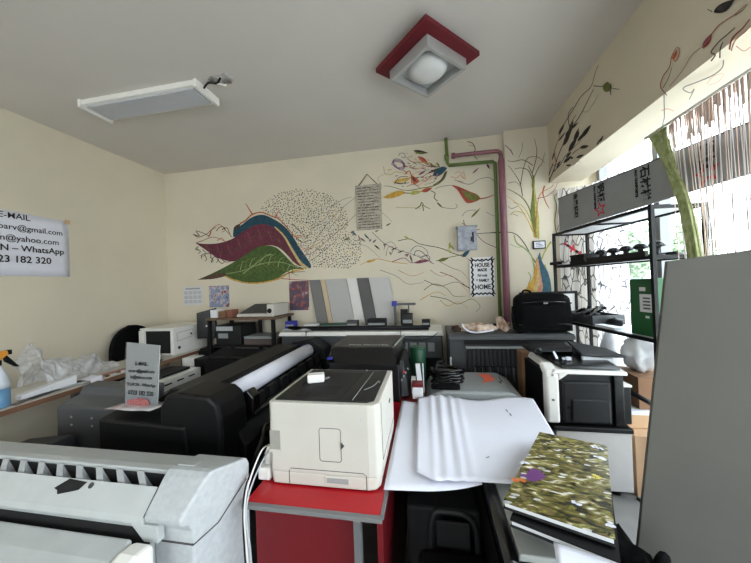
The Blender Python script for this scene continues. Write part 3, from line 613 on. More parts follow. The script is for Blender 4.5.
# ------------------------------------------------------------------ white laser printer
t = thing('laser_printer', 'white laser printer with dark top standing on the red desk', 'printer', (-.35, 1.07, .746))
px0, px1, py0, py1, pz0, pz1 = -.541, -.165, .893, 1.265, .7455, 1.018
def body_profile(x0, x1, y0, y1, z0, z1, c=.012):
    return [(x0+c, y0), (x1-c*3, y0), (x1-c, y0+c*.6), (x1, y0+c*2.4), (x1, y1), (x0, y1), (x0, y0+c)]
b = MB(); pl = body_profile(px0, px1, py0, py1, 0, 0)
cx_, cy_ = (px0+px1)/2, (py0+py1)/2
ins = [(cx_+(p[0]-cx_)*.975, cy_+(p[1]-cy_)*.995) for p in pl]
b.hexa([(*p, pz0+.004) for p in ins], [(*p, pz0+.045) for p in pl]); b.hexa([(*p, pz0+.045) for p in pl], [(*p, pz1) for p in pl]); b.build('body', OFFW, t, .004)
b = MB(); z = pz1
rim = .019
top = [(px0+rim, py0+rim), (px1-.04, py0+rim), (px1-rim, py0+.035), (px1-rim, py1-rim), (px0+rim, py1-rim)]
b.prism(top, 'z', z, z+.004); tc = b.build('top_cover', CHARC, t)
b = MB(); b.hexa([(px0+.075, py0+.045, z+.0042), (px1-.13, py0+.045, z+.0042), (px1-.115, py1-.06, z+.0042), (px0+.06, py1-.06, z+.0042)], [(px0+.078, py0+.048, z+.0055), (px1-.133, py0+.048, z+.0055), (px1-.118, py1-.063, z+.0055), (px0+.063, py1-.063, z+.0055)]); b.build('output_well', mat('well dark grey', (20, 20, 21), .7), tc)
b = MB(); b.hexa([(px0+.11, py0+.06, z+.0055), (px1-.16, py0+.06, z+.0055), (px1-.16, py0+.15, z+.0055), (px0+.11, py0+.15, z+.0055)], [(px0+.11, py0+.06, z+.0065), (px1-.16, py0+.06, z+.0065), (px1-.16, py0+.15, z+.006), (px0+.11, py0+.15, z+.006)]); b.build('well_floor', BLACKM, tc)
b = MB(); b.tube([(px1-.09, py0+.03, z+.0045), (px1-.075, py1-.04, z+.0045)], .0012, 5); b.tube(smooth_path([(px1-.07, py0+.12, z+.005), (px1-.045, py0+.16, z+.005), (px1-.035, py0+.22, z+.005)]), .0014, 5); b.tube([(px1-.11, py1-.03, z+.006), (px1-.105, py1-.03, z+.006)], .004); b.tube([(px1-.03, py0+.2, z+.006), (px1-.027, py0+.2, z+.006)], .004); b.build('cover_marks', MGREY, tc)
def front_rect(b, x0, z0, x1, z1, y, w=.0018, r=.008):
    pts = []
    for cx1, cz1, a in ((x1-r, z1-r, 0), (x0+r, z1-r, PI/2), (x0+r, z0+r, PI), (x1-r, z0+r, 1.5*PI)):
        for k in range(4): pts.append((cx1+r*math.cos(a+k*PI/6), y, cz1+r*math.sin(a+k*PI/6)))
    b.tube(pts+[pts[0]], w, 4, 0, False)
SEAM = mat('seam shadow gap', (70, 68, 64), .8)
b = MB(); front_rect(b, -.362, .834, -.29, .94, py0, .0012); b.build('front_flap', SEAM, t)
b = MB(); b.prism([(-.29, .875), (-.279, .887), (-.29, .899)], 'y', py0-.004, py0+.002); b.build('flap_latch', DGREY, t)
b = MB(); b.tube([(-.47, py0, pz0+.006), (-.47, py0, pz0+.05), (-.463, py0, pz0+.058), (-.22, py0, pz0+.058), (-.21, py0, pz0+.05), (-.21, py0, pz0+.006)], .0012, 4); dr = b.build('paper_drawer', SEAM, t)
b = MB(); b.box(-.347, py0-.003, pz0+.018, -.262, py0+.002, pz0+.043); h = b.build('drawer_handle', OFFW, dr, .003); b = MB(); b.box(-.34, py0-.0042, pz0+.022, -.268, py0-.003, pz0+.038); b.build('handle_recess', MGREY, dr)
b = MB(); b.box(px0+.004, py0-.001, .855, px0+.043, py0+.03, .925); hr = b.build('grip_recess', mat('recess shade grey', (150, 147, 138), .6), t, .003); b = MB(); b.box(px0+.002, py0-.0025, .852, px0+.046, py0+.002, .862); b.build('grip_ledge', OFFW, hr)  # grip recess is a near-flush block; its grey stands in for recess shade
b = MB(); b.box(-.225, py0-.0012, .968, -.218, py0+.001, .978); b.build('badge', LGREY2, t)
b = MB(); b.tube([(px1+.0005, py0+.05, pz1-.01), (px1+.0005, py0+.06, pz0+.07), (px1+.0005, py1-.02, pz0+.075)], .001, 4); b.box(px1-.001, 1.13, .93, px1+.002, 1.16, .94); b.build('side_seam', SEAM, t)
t = thing('power_adapter', 'small white plug adapter lying in the laser printer output tray', 'adapter', (-.44, 1.08, 1.025))
b = MB(); b.xf = Matrix.Translation((-.44, 1.08, 1.041)) @ Matrix.Rotation(.35, 4, 'Z'); b.box(-.035, -.02, -.016, .03, .02, .016); b.build('block', WHITE, t, .006)
b = MB(); b.xf = Matrix.Translation((0, -.01, .0177)); b.tube([(-.41, 1.1, 1.02), (-.392, 1.106, 1.02)], .003); b.tube([(-.412, 1.086, 1.02), (-.394, 1.092, 1.02)], .003); b.build('prong', STEEL, t)
b = MB(); b.xf = Matrix.Translation((0, -.01, .0107)); b.tube(smooth_path([(-.47, 1.08, 1.02), (-.485, 1.06, 1.012), (-.47, 1.045, 1.011), (-.45, 1.05, 1.011)]), .0035); b.build('cable', BLACK, t)

# ------------------------------------------------------------------ black all-in-one printer
t = thing('inkjet_printer', 'large black all in one printer with dusty lid behind the white printer', 'printer', (-.38, 1.8, .763))
b = MB(); b.box(-.57, 1.58, .748, -.165, 2.0, .955); b.build('body', BLACK, t, .01)
b = MB(); b.hexa([(-.575, 1.56, .958), (-.18, 1.56, .958), (-.16, 2.02, .958), (-.585, 2.02, .958)], [(-.57, 1.63, 1.035), (-.205, 1.63, 1.035), (-.17, 2.0, 1.04), (-.58, 2.0, 1.04)]); lid = b.build('scanner_lid', [BLACKG, DUST], t, .008)
b = MB(); b.hexa([(-.562, 1.645, 1.0355), (-.215, 1.645, 1.0355), (-.185, 1.98, 1.0405), (-.575, 1.98, 1.0405)], [(-.56, 1.65, 1.042), (-.218, 1.65, 1.042), (-.188, 1.975, 1.046), (-.572, 1.975, 1.046)]); cv = b.build('feeder_cover', DUST, lid, .003)
text('PRO PRINTER', .03, (-.47, 1.66, 1.0435), (1, .0, 0), (0, 1, .01), LGREY, lid, 'lettering', 'LEFT', 1.3)
b = MB(); b.hexa([(-.20, 1.66, 1.04), (-.192, 1.66, 1.04), (-.162, 1.95, 1.045), (-.17, 1.95, 1.045)], [(-.20, 1.66, 1.047), (-.192, 1.66, 1.047), (-.162, 1.95, 1.052), (-.17, 1.95, 1.052)]); b.build('lid_edge', MGREY, lid)
b = MB(); b.hexa([(-.57, 1.555, .985), (-.54, 1.555, .985), (-.54, 1.56, .985), (-.57, 1.56, .985)], [(-.57, 1.57, .995), (-.54, 1.57, .995), (-.54, 1.575, .995), (-.57, 1.575, .995)]); b.build('badge', BLUEI, t)
b = MB(); b.hexa([(-.164, 1.60, .77), (-.12, 1.62, .77), (-.118, 1.9, .77), (-.164, 1.9, .77)], [(-.165, 1.60, .97), (-.15, 1.64, .97), (-.145, 1.9, .97), (-.165, 1.9, .97)]); cp = b.build('control_panel', CHARC, t, .004)
b = MB()
for i in range(4): b.box(-.16+.012*i, 1.598, .86+.02*i, -.155+.012*i, 1.606, .87+.02*i, 0)
b.build('button', LGREY2, cp); b = MB(); b.box(-.148, 1.6, .905, -.138, 1.612, .912); b.build('warning_light', INKR, cp)

# ================================================================== FRONT GREY PLOTTER
t = thing('plotter', 'big pale grey plotter with slotted top at the front left', 'plotter', (-1.4, .7, 0))
xl, xr, xe = -2.10, -.785, -.60
b = MB(); b.prism([(.84, .30), (.875, .83), (.79, .85), (.765, .851), (.76, .80), (.72, .80), (.715, .838), (.668, .787), (.664, .770), (.69, .72), (.68, .30)], 'x', xl, xr); b.build('top_body', LGREY, t, .003)
b = MB(); b.box(xl, .7205, .8005, xr-.002, .7595, .803); b.box(xl, .7565, .803, xr-.002, .7598, .842); b.box(xl, .7203, .803, xr-.002, .7215, .83); b.build('slot_floor', BLACKM, t)
rt_ = None
for i in range(15):
    x = xr-.10-i*.078
    b = MB(); b.hexa([(x+.036, .7215, .804), (x+.062, .7215, .804), (x+.034, .7585, .804), (x+.014, .7585, .804)], [(x+.026, .7225, .833), (x+.052, .7225, .833), (x+.0, .7585, .847), (x-.026, .7585, .847)]); b.build('slot_rib', LGREY2, t, .001)
for x, w in ((-1.13, .1), (-1.52, .1)):
    b = MB()
    def dk(u, v): return (u, .715-v*.047, .838-v*.051)   # a point on the front deck
    pts = [(x+.03, .04), (x+w, .10), (x+w*.86, .40), (x+.022, .62), (x+.012, .48), (x-.004, .42)]
    vs = [b.v(Vector(dk(p[0]+(.02 if False else 0), p[1]))+Vector((0, -.0008, .0008))) for p in pts]; b.face(vs); b.build('window_mark', BLACKM, t, recalc=False)
    b = MB(); q = dk(x+w+.02, .2); b.xf = Matrix.Translation((q[0], q[1]-.0008, q[2]+.0008)) @ Matrix.Rotation(.88, 4, 'X'); b.lathe((0, 0, 0), [(.008, -.001), (.008, .001)], 12); b.build('deck_button', DGREY, t)
b = MB(); b.tube([(xr+.002, .7155, .8385), (xr+.002, .667, .7865)], .0014, 4); b.tube([(xr, .765, .8515), (xr, .875, .831)], .0014, 4); b.build('seam', SEAM, t)
# right end cover
b = MB(); prof = [(.86, .30), (.872, .825), (.86, .848), (.80, .862), (.76, .871), (.745, .871), (.73, .861), (.672, .80), (.664, .788), (.668, .772), (.685, .762), (.695, .74), (.695, .30)]
b.hexa([(xr+.004, *p) for p in prof], [(-.67+.07*min(1, (p[0]-.652)/.2), *p) for p in prof]); ec = b.build('end_cover', LGREY2, t, .006)
b = MB(); b.hexa([(xr+.015, .765, .866), (xr+.075, .765, .866), (xr+.07, .80, .858), (xr+.015, .80, .858)], [(xr+.015, .765, .8725), (xr+.075, .765, .8725), (xr+.07, .80, .8645), (xr+.015, .80, .8645)]); b.build('touch_plate', LGREY, ec, .003)
b = MB(); b.tube([(-.654, .694, .705), (-.63, .76, .715), (-.599, .853, .785)], .0016, 4); b.tube([(xr+.03, .694, .705), (-.654, .694, .705)], .0025, 4); b.build('cover_seam', SEAM, ec)
b = MB(); b.hexa([(xr+.0, .668, .72), (xr+.045, .668, .72), (xr+.045, .69, .72), (xr+.0, .69, .72)], [(xr-.04, .665, .768), (xr+.045, .665, .768), (xr+.045, .69, .768), (xr-.04, .69, .768)]); b.build('hinge_bracket', LGREY, ec, .002)
b = MB(); b.box(xl, .672, .30, xr-.005, .70, .755); b.build('feed_slot', BLACKM, t)
b = MB(); b.prism([(.655, .738), (.60, .728), (.53, .70), (.50, .66), (.49, .3), (.655, .3)], 'x', xl, -.805); b.build('output_cover', LGREY, t, .006)
b = MB(); b.prism([(.655, .735), (.61, .742), (.55, .722), (.51, .67), (.50, .3), (.655, .3)], 'x', -.80, -.735); b.build('cover_end', WHITE, t, .012)
for x in (-2.0, -.75):
    b = MB(); b.box(x-.04, .6, .03, x+.04, .85, .3); lg = b.build('leg', DGREY, t, .004); b = MB(); b.box(x-.05, .5, 0, x+.05, .9, .03); b.build('foot', DGREY, lg, .003)

# ================================================================== BLACK ROLL PLOTTER
t = thing('plotter', 'long black plotter carrying a roll of white paper', 'plotter', (-1.1, 1.6, 0))
b = MB(); b.prism([(-1.30, .45), (-1.33, .80), (-1.27, .895), (-1.22, .925), (-1.03, .93), (-1.015, .90), (-1.01, .80), (-.86, .77), (-.82, .70), (-.82, .45)], 'y', 1.17, 2.22); b.build('body', BLACK, t, .006)
b = MB(); b.prism([(-1.225, .926), (-1.03, .931), (-1.03, .939), (-1.22, .936)], 'y', 1.18, 2.18); b.build('top_lid', CHARC, t, .003)
b = MB(); b.tube([(-.965, 1.27, .885), (-.965, 2.25, .885)], .049, 24); b.build('paper_roll', PAPER, t)
b = MB(); b.tube([(-.975, 1.245, .885), (-.975, 1.27, .885)], .052, 24); b.tube([(-.975, 2.25, .885), (-.975, 2.27, .885)], .06, 24); b.tube([(-.975, 2.17, .885), (-.975, 2.18, .885)], .0505, 24, 1); b.build('spindle', [BLACKG, BLUEI], t)
b = MB(); b.prism([(-1.14, .45), (-1.15, .90), (-1.12, .955), (-1.06, .965), (-.91, .955), (-.87, .925), (-.855, .86), (-.85, .45)], 'y', 1.06, 1.24); b.build('end_housing', BLACK, t, .015)
b = MB(); b.hexa([(-1.46, 1.05, .60), (-1.0, 1.05, .60), (-.99, 1.22, .60), (-1.46, 1.22, .60)], [(-1.46, 1.05, .845), (-1.02, 1.05, .83), (-1.02, 1.2, .86), (-1.46, 1.2, .868)]); b.build('control_housing', CHARC if False else BLACK, t, .012)
b = MB(); b.prism([(-1.12, .45), (-1.1, .95), (-.95, .97), (-.82, .90), (-.8, .45)], 'y', 2.2, 2.34); b.build('end_housing', BLACK, t, .01)
for i in range(7):
    y = 1.32+i*.13
    b = MB(); b.prism([(-.92, .77), (-.90, .83), (-.885, .865), (-.865, .865), (-.85, .76)], 'y', y, y+.085); b.build('feed_guide', CHARC, t, .004)
b = MB(); b.tube([(-.84, 1.25, .80), (-.84, 2.2, .80)], .016, 10); b.tube([(-.80, 1.28, .70), (-.80, 2.2, .70)], .02, 10); b.build('guide_bar', BLACKG, t)
b = MB(); b.prism([(-.9, .90), (-.86, .915), (-.83, .88), (-.83, .80), (-.9, .80)], 'y', 1.25, 1.31); b.build('roll_bracket', BLACKG, t, .006)
b = MB(); b.tube(smooth_path([(-.72, 1.05, .66), (-.70, 1.1, .76), (-.74, 1.2, .78), (-.70, 1.3, .74), (-.66, 1.2, .70), (-.63, 1.1, .74)]), .012); b.build('drive_hose', BLACKG, t)
for y in (1.25, 2.1):
    b = MB(); b.box(-1.12, y, .03, -1.02, y+.06, .46); lg = b.build('leg', BLACK, t); b = MB(); b.box(-1.32, y-.01, 0, -.82, y+.07, .03); b.build('foot', BLACK, lg)

# sign in the acrylic holder
SG = Matrix.Translation((.02, 0, 0))
t = thing('sign_holder', 'upright clear acrylic sign holder with phone lines on the black plotter', 'sign', (-1.33, 1.12, .872))
b = MB(); b.xf = SG; b.hexa([(-1.425, 1.125, .874), (-1.248, 1.125, .874), (-1.248, 1.129, .874), (-1.425, 1.129, .874)], [(-1.428, 1.145, 1.165), (-1.247, 1.145, 1.15), (-1.247, 1.149, 1.15), (-1.428, 1.149, 1.165)]); b.build('sheet', mat('grey white card', (206, 207, 206), .6), t)
b = MB(); b.xf = SG; b.hexa([(-1.427, 1.121, .872), (-1.246, 1.121, .872), (-1.246, 1.1235, .872), (-1.427, 1.1235, .872)], [(-1.430, 1.141, 1.167), (-1.245, 1.141, 1.152), (-1.245, 1.1435, 1.152), (-1.430, 1.1435, 1.167)]); b.build('acrylic_front', ACRYL, t)
def st(s_, size, z): text(s_, size, (-1.316, 1.1205+(z-.872)*.0690, z), (1, 0, -.03), (0, .069, 1), INK, t, 'lettering', 'CENTER', .92, .0003)
st('E-MAIL:', .024, 1.06); st('atoarv@gmail.com', .0205, 1.028); st('in@yahoo.com', .021, 1.0); st('TELEFON - WhatsApp', .0185, .967); st('0723 182 320', .027, .927)
b = MB(); b.poly = None
for i, (dx, dz, r) in enumerate(((-.03, 0, .03), (.01, .01, .032), (.03, -.006, .02), (-.01, -.016, .024))):
    vs = [b.v((-1.32+dx+r*1.3*math.cos(a), 1.1195+.0006*i, .893+dz*.6+r*.55*math.sin(a))) for a in [k*PI/5 for k in range(10)]]; b.face(vs)
b.build('flower_print', mat('pink flower print', (186, 110, 108), .7, rgb2=(120, 70, 70), scale=120), t, recalc=False)
b = MB(); b.grid(lambda u, v: (-1.445+.24*u+.02*v, 1.068+.10*v, .8815+.002*math.sin(u*9)), 10, 4, 0, (0, 0, .0008)); solo('paper_sheet', b, mat('plastic folder sheet', (206, 206, 208), .25, rgb2=(170, 150, 150), scale=14), 'glossy plastic sleeve lying under the acrylic sign holder', 'paper')

# ================================================================== DARK GREY PLOTTER
t = thing('plotter', 'dark grey plotter with screw heads on its end beside the acrylic sign', 'plotter', (-1.7, 1.6, 0))
b = MB(); b.prism([(1.22, .45), (1.20, .60), (1.20, .815), (1.215, .825), (1.30, .845), (1.32, .885), (1.40, .89), (1.40, .45)], 'x', -1.93, -1.475); b.build('end_cover', DGREY2, t, .006)
b = MB(); b.box(-1.87, 1.40, .45, -1.42, 2.1, .66); b.build('body', DGREY, t, .006); b = MB(); b.box(-1.86, 1.42, .66, -1.5, 2.05, .69); b.build('top_lid', DGREY2, t, .006)
for x, z in ((-1.83, .77), (-1.70, .77), (-1.70, .73), (-1.83, .73)):
    b = MB(); b.lathe((x, 1.1985, z), [(.006, 0), (.005, -.003), (.001, -.004)], 10, axis='y'); b.build('screw', ALU, t)
for y in (1.3, 1.95):
    b = MB(); b.box(-1.72, y, .0, -1.64, y+.07, .45); b.build('leg', DGREY, t)
# ================================================================== LONG BACK PLOTTER
t = thing('plotter', 'long plotter with pale lid and dark front along the back wall', 'plotter', (-.6, 2.25, 0))
b = MB(); b.box(-1.29, 2.385, .50, .105, 2.66, .965); b.build('body', DGREY, t, .01)
b = MB(); b.hexa([(-1.31, 2.365, .967), (.12, 2.365, .967), (.12, 2.68, .967), (-1.31, 2.68, .967)], [(-1.30, 2.375, 1.0), (.11, 2.375, 1.0), (.11, 2.68, 1.012), (-1.30, 2.68, 1.012)]); ld = b.build('lid', WHITE, t, .006)
b = MB(); b.box(-1.05, 2.364, .969, -1.045, 2.68, 1.002); b.box(-.23, 2.364, .969, -.225, 2.68, 1.002); b.build('lid_seam', SEAM, ld)
b = MB(); b.hexa([(-.31, 2.36, .79), (.10, 2.36, .79), (.10, 2.384, .79), (-.31, 2.384, .79)], [(-.31, 2.35, .955), (.095, 2.35, .96), (.095, 2.384, .96), (-.31, 2.384, .96)]); ik = b.build('ink_bay', DGREY2, t, .005)
for i in range(4):
    b = MB(); x = -.225+i*.071; b.hexa([(x, 2.350, .845), (x+.052, 2.350, .845), (x+.052, 2.362, .845), (x, 2.362, .845)], [(x, 2.345, .915), (x+.052, 2.345, .915), (x+.052, 2.362, .915), (x, 2.362, .915)]); b.build('ink_window', mat('smoky window', (150, 154, 158), .3), ik, .002)
b = MB(); b.tube(smooth_path([(-.25, 2.344, .95), (-.1, 2.342, .935), (.0, 2.342, .95), (.07, 2.355, .995)]), .003); b.build('cable', BLACK, t)
b = MB(); b.box(-.31, 2.365, .45, .10, 2.384, .79); b.build('lower_case', BLACK, t)
for x in (-1.05, -.1):
    b = MB(); b.box(x-.05, 2.42, 0, x+.05, 2.62, .50); b.build('leg', DGREY, t)
zt = 1.0
# small things on its lid
b = MB(); b.tube([(-1.25, 2.45, zt+.028), (-.02, 2.43, zt+.028)], .015, 10); b.box(-1.28, 2.42, zt+.006, .0, 2.465, zt+.024); solo('cutter_rail', b, BLACK, 'black cutting rail lying along the pale plotter lid', 'cutting rail')
for i, (x, y, w, d, h, m_, lb, nm, cat) in enumerate(((-0.452, 2.56, .16, .10, 0.074, BLACKM, 'low black box at the right end of the pale plotter lid', 'black_box', 'box'), (-0.181, 2.56, .09, .07, 0.116, CHARC, 'small upright dark box beside the low black box on the plotter lid', 'dark_box', 'box'),
        (-0.847, 2.56, .26, .05, 0.037, GREENT, 'flat dark green case on the pale plotter lid', 'green_case', 'case'), (-1.277, 2.56, .09, .08, 0.063, BLUEI, 'small blue box on the left end of the pale plotter lid', 'blue_box', 'box'), (-1.073, 2.56, .12, .1, 0.032, PAPER2, 'small stack of white cards on the pale plotter lid', 'card_stack', 'cards'), (-0.678, 2.56, .1, .07, 0.063, DGREY, 'grey squat box in the middle of the pale plotter lid', 'grey_box', 'box'), (-0.023, 2.56, .07, .07, 0.063, BLACK, 'small black cube at the right edge of the pale plotter lid', 'black_cube', 'box'))):
    t2 = thing(nm, lb, cat, (x, y, zt+.01)); b = MB(); b.box(x-w/2, y-d/2, zt+.013, x+w/2, y+d/2, zt+.014+h); b.build('case', m_, t2, .004); b = MB(); b.box(x-w/2+.006, y-d/2-.002, zt+.014+h*.3, x+w/2-.006, y-d/2+.001, zt+.014+h*.55); b.build('band', MGREY if m_ is not PAPER2 else INKG, t2)
t2 = thing('standing_picture', 'small dark standing frame with a blue corner on the plotter lid', 'frame', (-.22, 2.64, zt+.01))
b = MB(); b.box(-.31, 2.64, zt+.014, -.288, 2.655, zt+.22); b.box(-.288, 2.64, zt+.195, -.11, 2.655, zt+.215); b.box(-.18, 2.64, zt+.014, -.168, 2.655, zt+.195); b.build('border', DGREY2, t2); b = MB(); b.box(-.325, 2.63, zt+.19, -.28, 2.66, zt+.235); b.build('corner_block', BLUEI, t2); b = MB(); b.box(-.25, 2.643, zt+.014, -.182, 2.65, zt+.16); b.build('picture', INK, t2)
b = MB(); b.grid(lambda u, v: (-1.29+.28*u, 2.372+.035*v, zt+.008+.02*math.sin(u*5+1)**2*v+.004), 10, 4, 0, (0, 0, .001)); solo('paper_sheet', b, FOIL, 'crinkled clear film at the left end of the pale plotter lid', 'film')

# ================================================================== RIGHT BACK PLOTTER (grey grille)
t = thing('plotter', 'dark grey plotter with slatted grille front under the black bag', 'plotter', (.54, 2.3, 0))
b = MB(); b.box(.14, 2.13, .45, .94, 2.5, 1.0); b.build('body', DGREY, t, .006); b = MB(); b.prism([(2.10, .985), (2.10, 1.005), (2.12, 1.02), (2.5, 1.03), (2.5, .985)], 'x', .135, .945); b.build('top_lid', DGREY2, t, .004)
b = MB(); b.box(.24, 2.118, .95, .94, 2.13, .985); b.build('feed_slot', BLACKM, t); b = MB(); b.box(.25, 2.105, .925, .92, 2.118, .938); b.build('slot_lip', MGREY, t)
b = MB()
for i in range(23): b.box(.26+i*.028, 2.112, .70, .266+i*.028, 2.13, .92)
for z in (.74, .80): b.tube([(.3, 2.105, z), (.9, 2.105, z)], .004, 6)
b.build('grille', CHARC, t)
b = MB()
for i in range(10):
    x = .30+i*.05; b.tube(smooth_path([(x, 2.108, .80), (x+.005, 2.098, .79), (x+.005, 2.095, .74), (x+.01, 2.1, .70)]), .003, 6)
b.build('catch_wire', mat('grey wire', (110, 110, 112), .5), t)
b = MB(); b.box(.138, 2.108, .5, .15, 2.128, .86); b.build('side_strip', LGREY, t)
for x in (.25, .83):
    b = MB(); b.box(x-.04, 2.2, 0, x+.04, 2.45, .45); b.build('leg', DGREY, t)
# black bag on it
t = thing('bag', 'black padded laptop bag standing on the slatted grey plotter', 'bag', (.775, 2.28, 1.03))
b = MB(); z0 = 1.03
def bag(u, v):
    a = 2*PI*u; zz = z0+.005+.255*v
    ex = .183*(1-.06*v**3)*(1 if v < .9 else 1-(v-.9)*2.2); ey = .075*(1-.35*v)*(1 if v < .9 else 1-(v-.9)*3)
    c, s_ = math.cos(a), math.sin(a); q = .42
    return (.782+ex*math.copysign(abs(c)**q, c), 2.215+ey*math.copysign(abs(s_)**q, s_), zz+.01*math.sin(3*a)*v*v*.5)
b.grid(bag, 48, 14); b.face([b.v(bag(i/24, 1)) for i in range(24)]); b.face([b.v(bag(i/24, 0)) for i in range(24)]); bmesh.ops.remove_doubles(b.bm, verts=b.bm.verts, dist=.0006); b.build('body', FABB, t)
b = MB(); b.tube(smooth_path([(.65, 2.19, 1.285), (.665, 2.185, 1.315), (.70, 2.185, 1.31), (.715, 2.19, 1.285)]), .007, 8); b.build('handle', FABB, t)
b = MB(); b.tube(smooth_path([(.605, 2.19, 1.22), (.7, 2.149, 1.235), (.85, 2.147, 1.235), (.965, 2.19, 1.22)]), .006, 6); b.tube(smooth_path([(.61, 2.155, 1.08), (.7, 2.137, 1.085), (.87, 2.137, 1.085), (.955, 2.155, 1.08)]), .005, 6); b.build('zip', BLACKG, t)
b = MB(); b.grid(lambda u, v: (.64+.28*u, 2.142-.016*math.sin(PI*u)**.5*math.sin(PI*v)**.5, 1.05+.16*v), 12, 8); b.build('front_pocket', FABB, t)
b = MB(); b.box(.775, 2.139, 1.222, .80, 2.146, 1.23); b.build('badge', ALU, t)
b = MB(); b.tube(smooth_path([(.60, 2.22, 1.2), (.585, 2.17, 1.1), (.6, 2.14, 1.045), (.64, 2.13, 1.04)]), .012, 8); b.build('strap', FABB, t)
# papers on it
b = MB(); b.blob((.345, 2.2, 1.055), (.13, .06, .035), 3, .22, 0, 4, -.022); solo('newspaper_bundle', b, NEWSP, 'crumpled newspaper bundle at the left of the grey plotter top', 'newspaper')
b = MB(); b.grid(lambda u, v: (.485+.10*u, 2.215+.05*v+.02*math.sin(u*7), 1.033+.10*v*(1-.5*u)+.012*math.sin(u*9+v*4)), 10, 6, 0, (.001, .001, .001)); solo('newspaper_sheet', b, NEWSP, 'folded newspaper sheet standing against the black bag', 'newspaper')
b = MB(); b.tube(smooth_path([(.235, 2.14, 1.09), (.25, 2.12, 1.06), (.3, 2.12, 1.036), (.36, 2.118, 1.036), (.44, 2.12, 1.05)]), .006); solo('white_strap', b, PAPER, 'narrow white strap looped round the newspaper bundle', 'strap')
b = MB(); b.blob((.20, 2.2, 1.045), (.03, .03, .03), 2, .3, 0, 9, -.016); solo('brown_pouch', b, mat('brown cloth', (70, 52, 44), .9, var=.2), 'small brown pouch left of the newspaper bundle', 'pouch')
b = MB(); b.box(.40, 2.42, 1.032, .62, 2.46, 1.05); solo('grey_profile', b, CHARC, 'flat dark grey bar behind the newspaper sheet', 'bar', bev=.003)

# ================================================================== RIGHT FRONT MACHINE under the sheets
t = thing('plotter', 'grey topped black plotter under the large white sheets', 'plotter', (.25, 1.35, 0))
b = MB(); b.box(.15, .70, .25, .415, 2.0, .735); b.build('body', BLACK, t, .008)
b = MB(); b.prism([(.185, .735), (.19, .752), (.40, .752), (.412, .735)], 'y', .73, 1.61); b.build('top_plate', mat('pale warm grey plate', (168, 172, 168), .5), t, .004)
b = MB(); b.prism([(.15, .70), (.15, .752), (.165, .762), (.185, .755), (.188, .70)], 'y', .70, 1.5); b.build('top_rim', BLACKG, t, .004)
b = MB(); b.prism([(-.02, .45), (-.03, .72), (.0, .765), (.06, .79), (.42, .79), (.49, .755), (.50, .45)], 'y', 1.655, 2.02); hd = b.build('end_cover', MGREY, t, .012)
b = MB(); b.prism([(.30, 1.80), (.385, 1.86), (.37, 1.97), (.30, 1.97), (.325, 1.88)], 'z', .7905, .7915); b.build('sticker', ORST, hd)
b = MB(); b.box(.40, 1.8, .7905, .407, 1.84, .792); b.box(.415, 1.83, .7905, .42, 1.92, .792); b.build('label_print', INK, hd)
b = MB(); b.box(-.10, 1.02, .35, .149, 1.61, .62); b.build('take_up_tray', BLACKM, t, .01)
b = MB(); b.box(.155, .69, .66, .17, .70, .68); b.build('latch', ALU, t); b = MB(); b.tube([(.19, .72, .69), (.3, .72, .70), (.41, .72, .69)], .006); b.build('front_seam', BLACKG, t)
for y in (.85, 1.8):
    b = MB(); b.box(.2, y, 0, .40, y+.1, .25); b.build('leg', BLACK, t)
# black carry case below the sheets
t = thing('carry_case', 'black padded case with an arched handle below the white sheets', 'case', (.03, .95, 0))
b = MB(); b.box(-.06, .84, 0, .145, .94, .56); b.build('body', FABB, t, .02)
b = MB(); b.tube(smooth_path([(-.02, .945, .55), (-.015, .945, .63), (.0, .945, .665), (.03, .945, .67), (.09, .945, .665), (.12, .945, .63), (.125, .945, .55)]), .009, 10); b.build('handle', CHARC, t)
b = MB(); b.grid(lambda u, v: (-.055+.195*u, .838-.02*math.sin(PI*u)*math.sin(PI*v), .36+.18*v), 10, 6, 0, (0, .003, 0)); b.build('front_pocket', FABB, t)
b = MB(); b.box(.0, .955, .35, .105, .965, .63); b.build('back_panel', BLACKM, t, .005)
# the sheets
def wav(x): return .006*math.sin(x*70)+.005*math.sin(x*41+1)
def sh1(u, v):
    x = -.156+.30*u; y = .89+.66*v-.02*math.sin(u*3)
    z = .771-.010*(1-v)*(1-u)+.002*math.sin(u*6+v*3)
    return (x, y+.05*u*(1-v), z)
b = MB(); b.grid(sh1, 18, 18, 0, (0, 0, .0007)); solo('paper_sheet', b, PAPER, 'large white sheet underneath, poking out at the left of the top sheet', 'paper')
def sh2(u, v):
    xl_ = -.072+.075*(1-v)*.2; x = xl_+(.465-.03*(1-v)-xl_)*u+.05*v*u
    y = .94+.03*(1-u)**3*(-1)+(.66+.03*math.sin(u*9))*v
    if u < .12: y += (.12-u)*.4*(1-v)
    fold = (.010*math.exp(-((u-.12)/.02)**2)+.013*math.exp(-((u-.20)/.025)**2)+.010*math.exp(-((u-.29)/.02)**2)+.006*math.exp(-((u-.36)/.02)**2))*(.5+.5*v)
    return (x, y, .7785+fold*.8+.0015*math.sin(u*5+v*4)+.004*max(0, .12-u)/.12)
b = MB(); b.grid(sh2, 60, 26, 0, (0, 0, .0007)); sht = solo('paper_sheet', b, PAPER, 'creased large white sheet spread on top over the grey plotter', 'paper')
b = MB(); 
for x, y in ((.345, 1.44), (.35, 1.40), (.18, 1.06), (.187, 1.065)): b.box(x, y, .7815, x+.004, y+.025 if x > .3 else y+.004, .7825)
k = b.build('pencil_mark', INKG, None); k.parent = sht; k.location = -sht.location
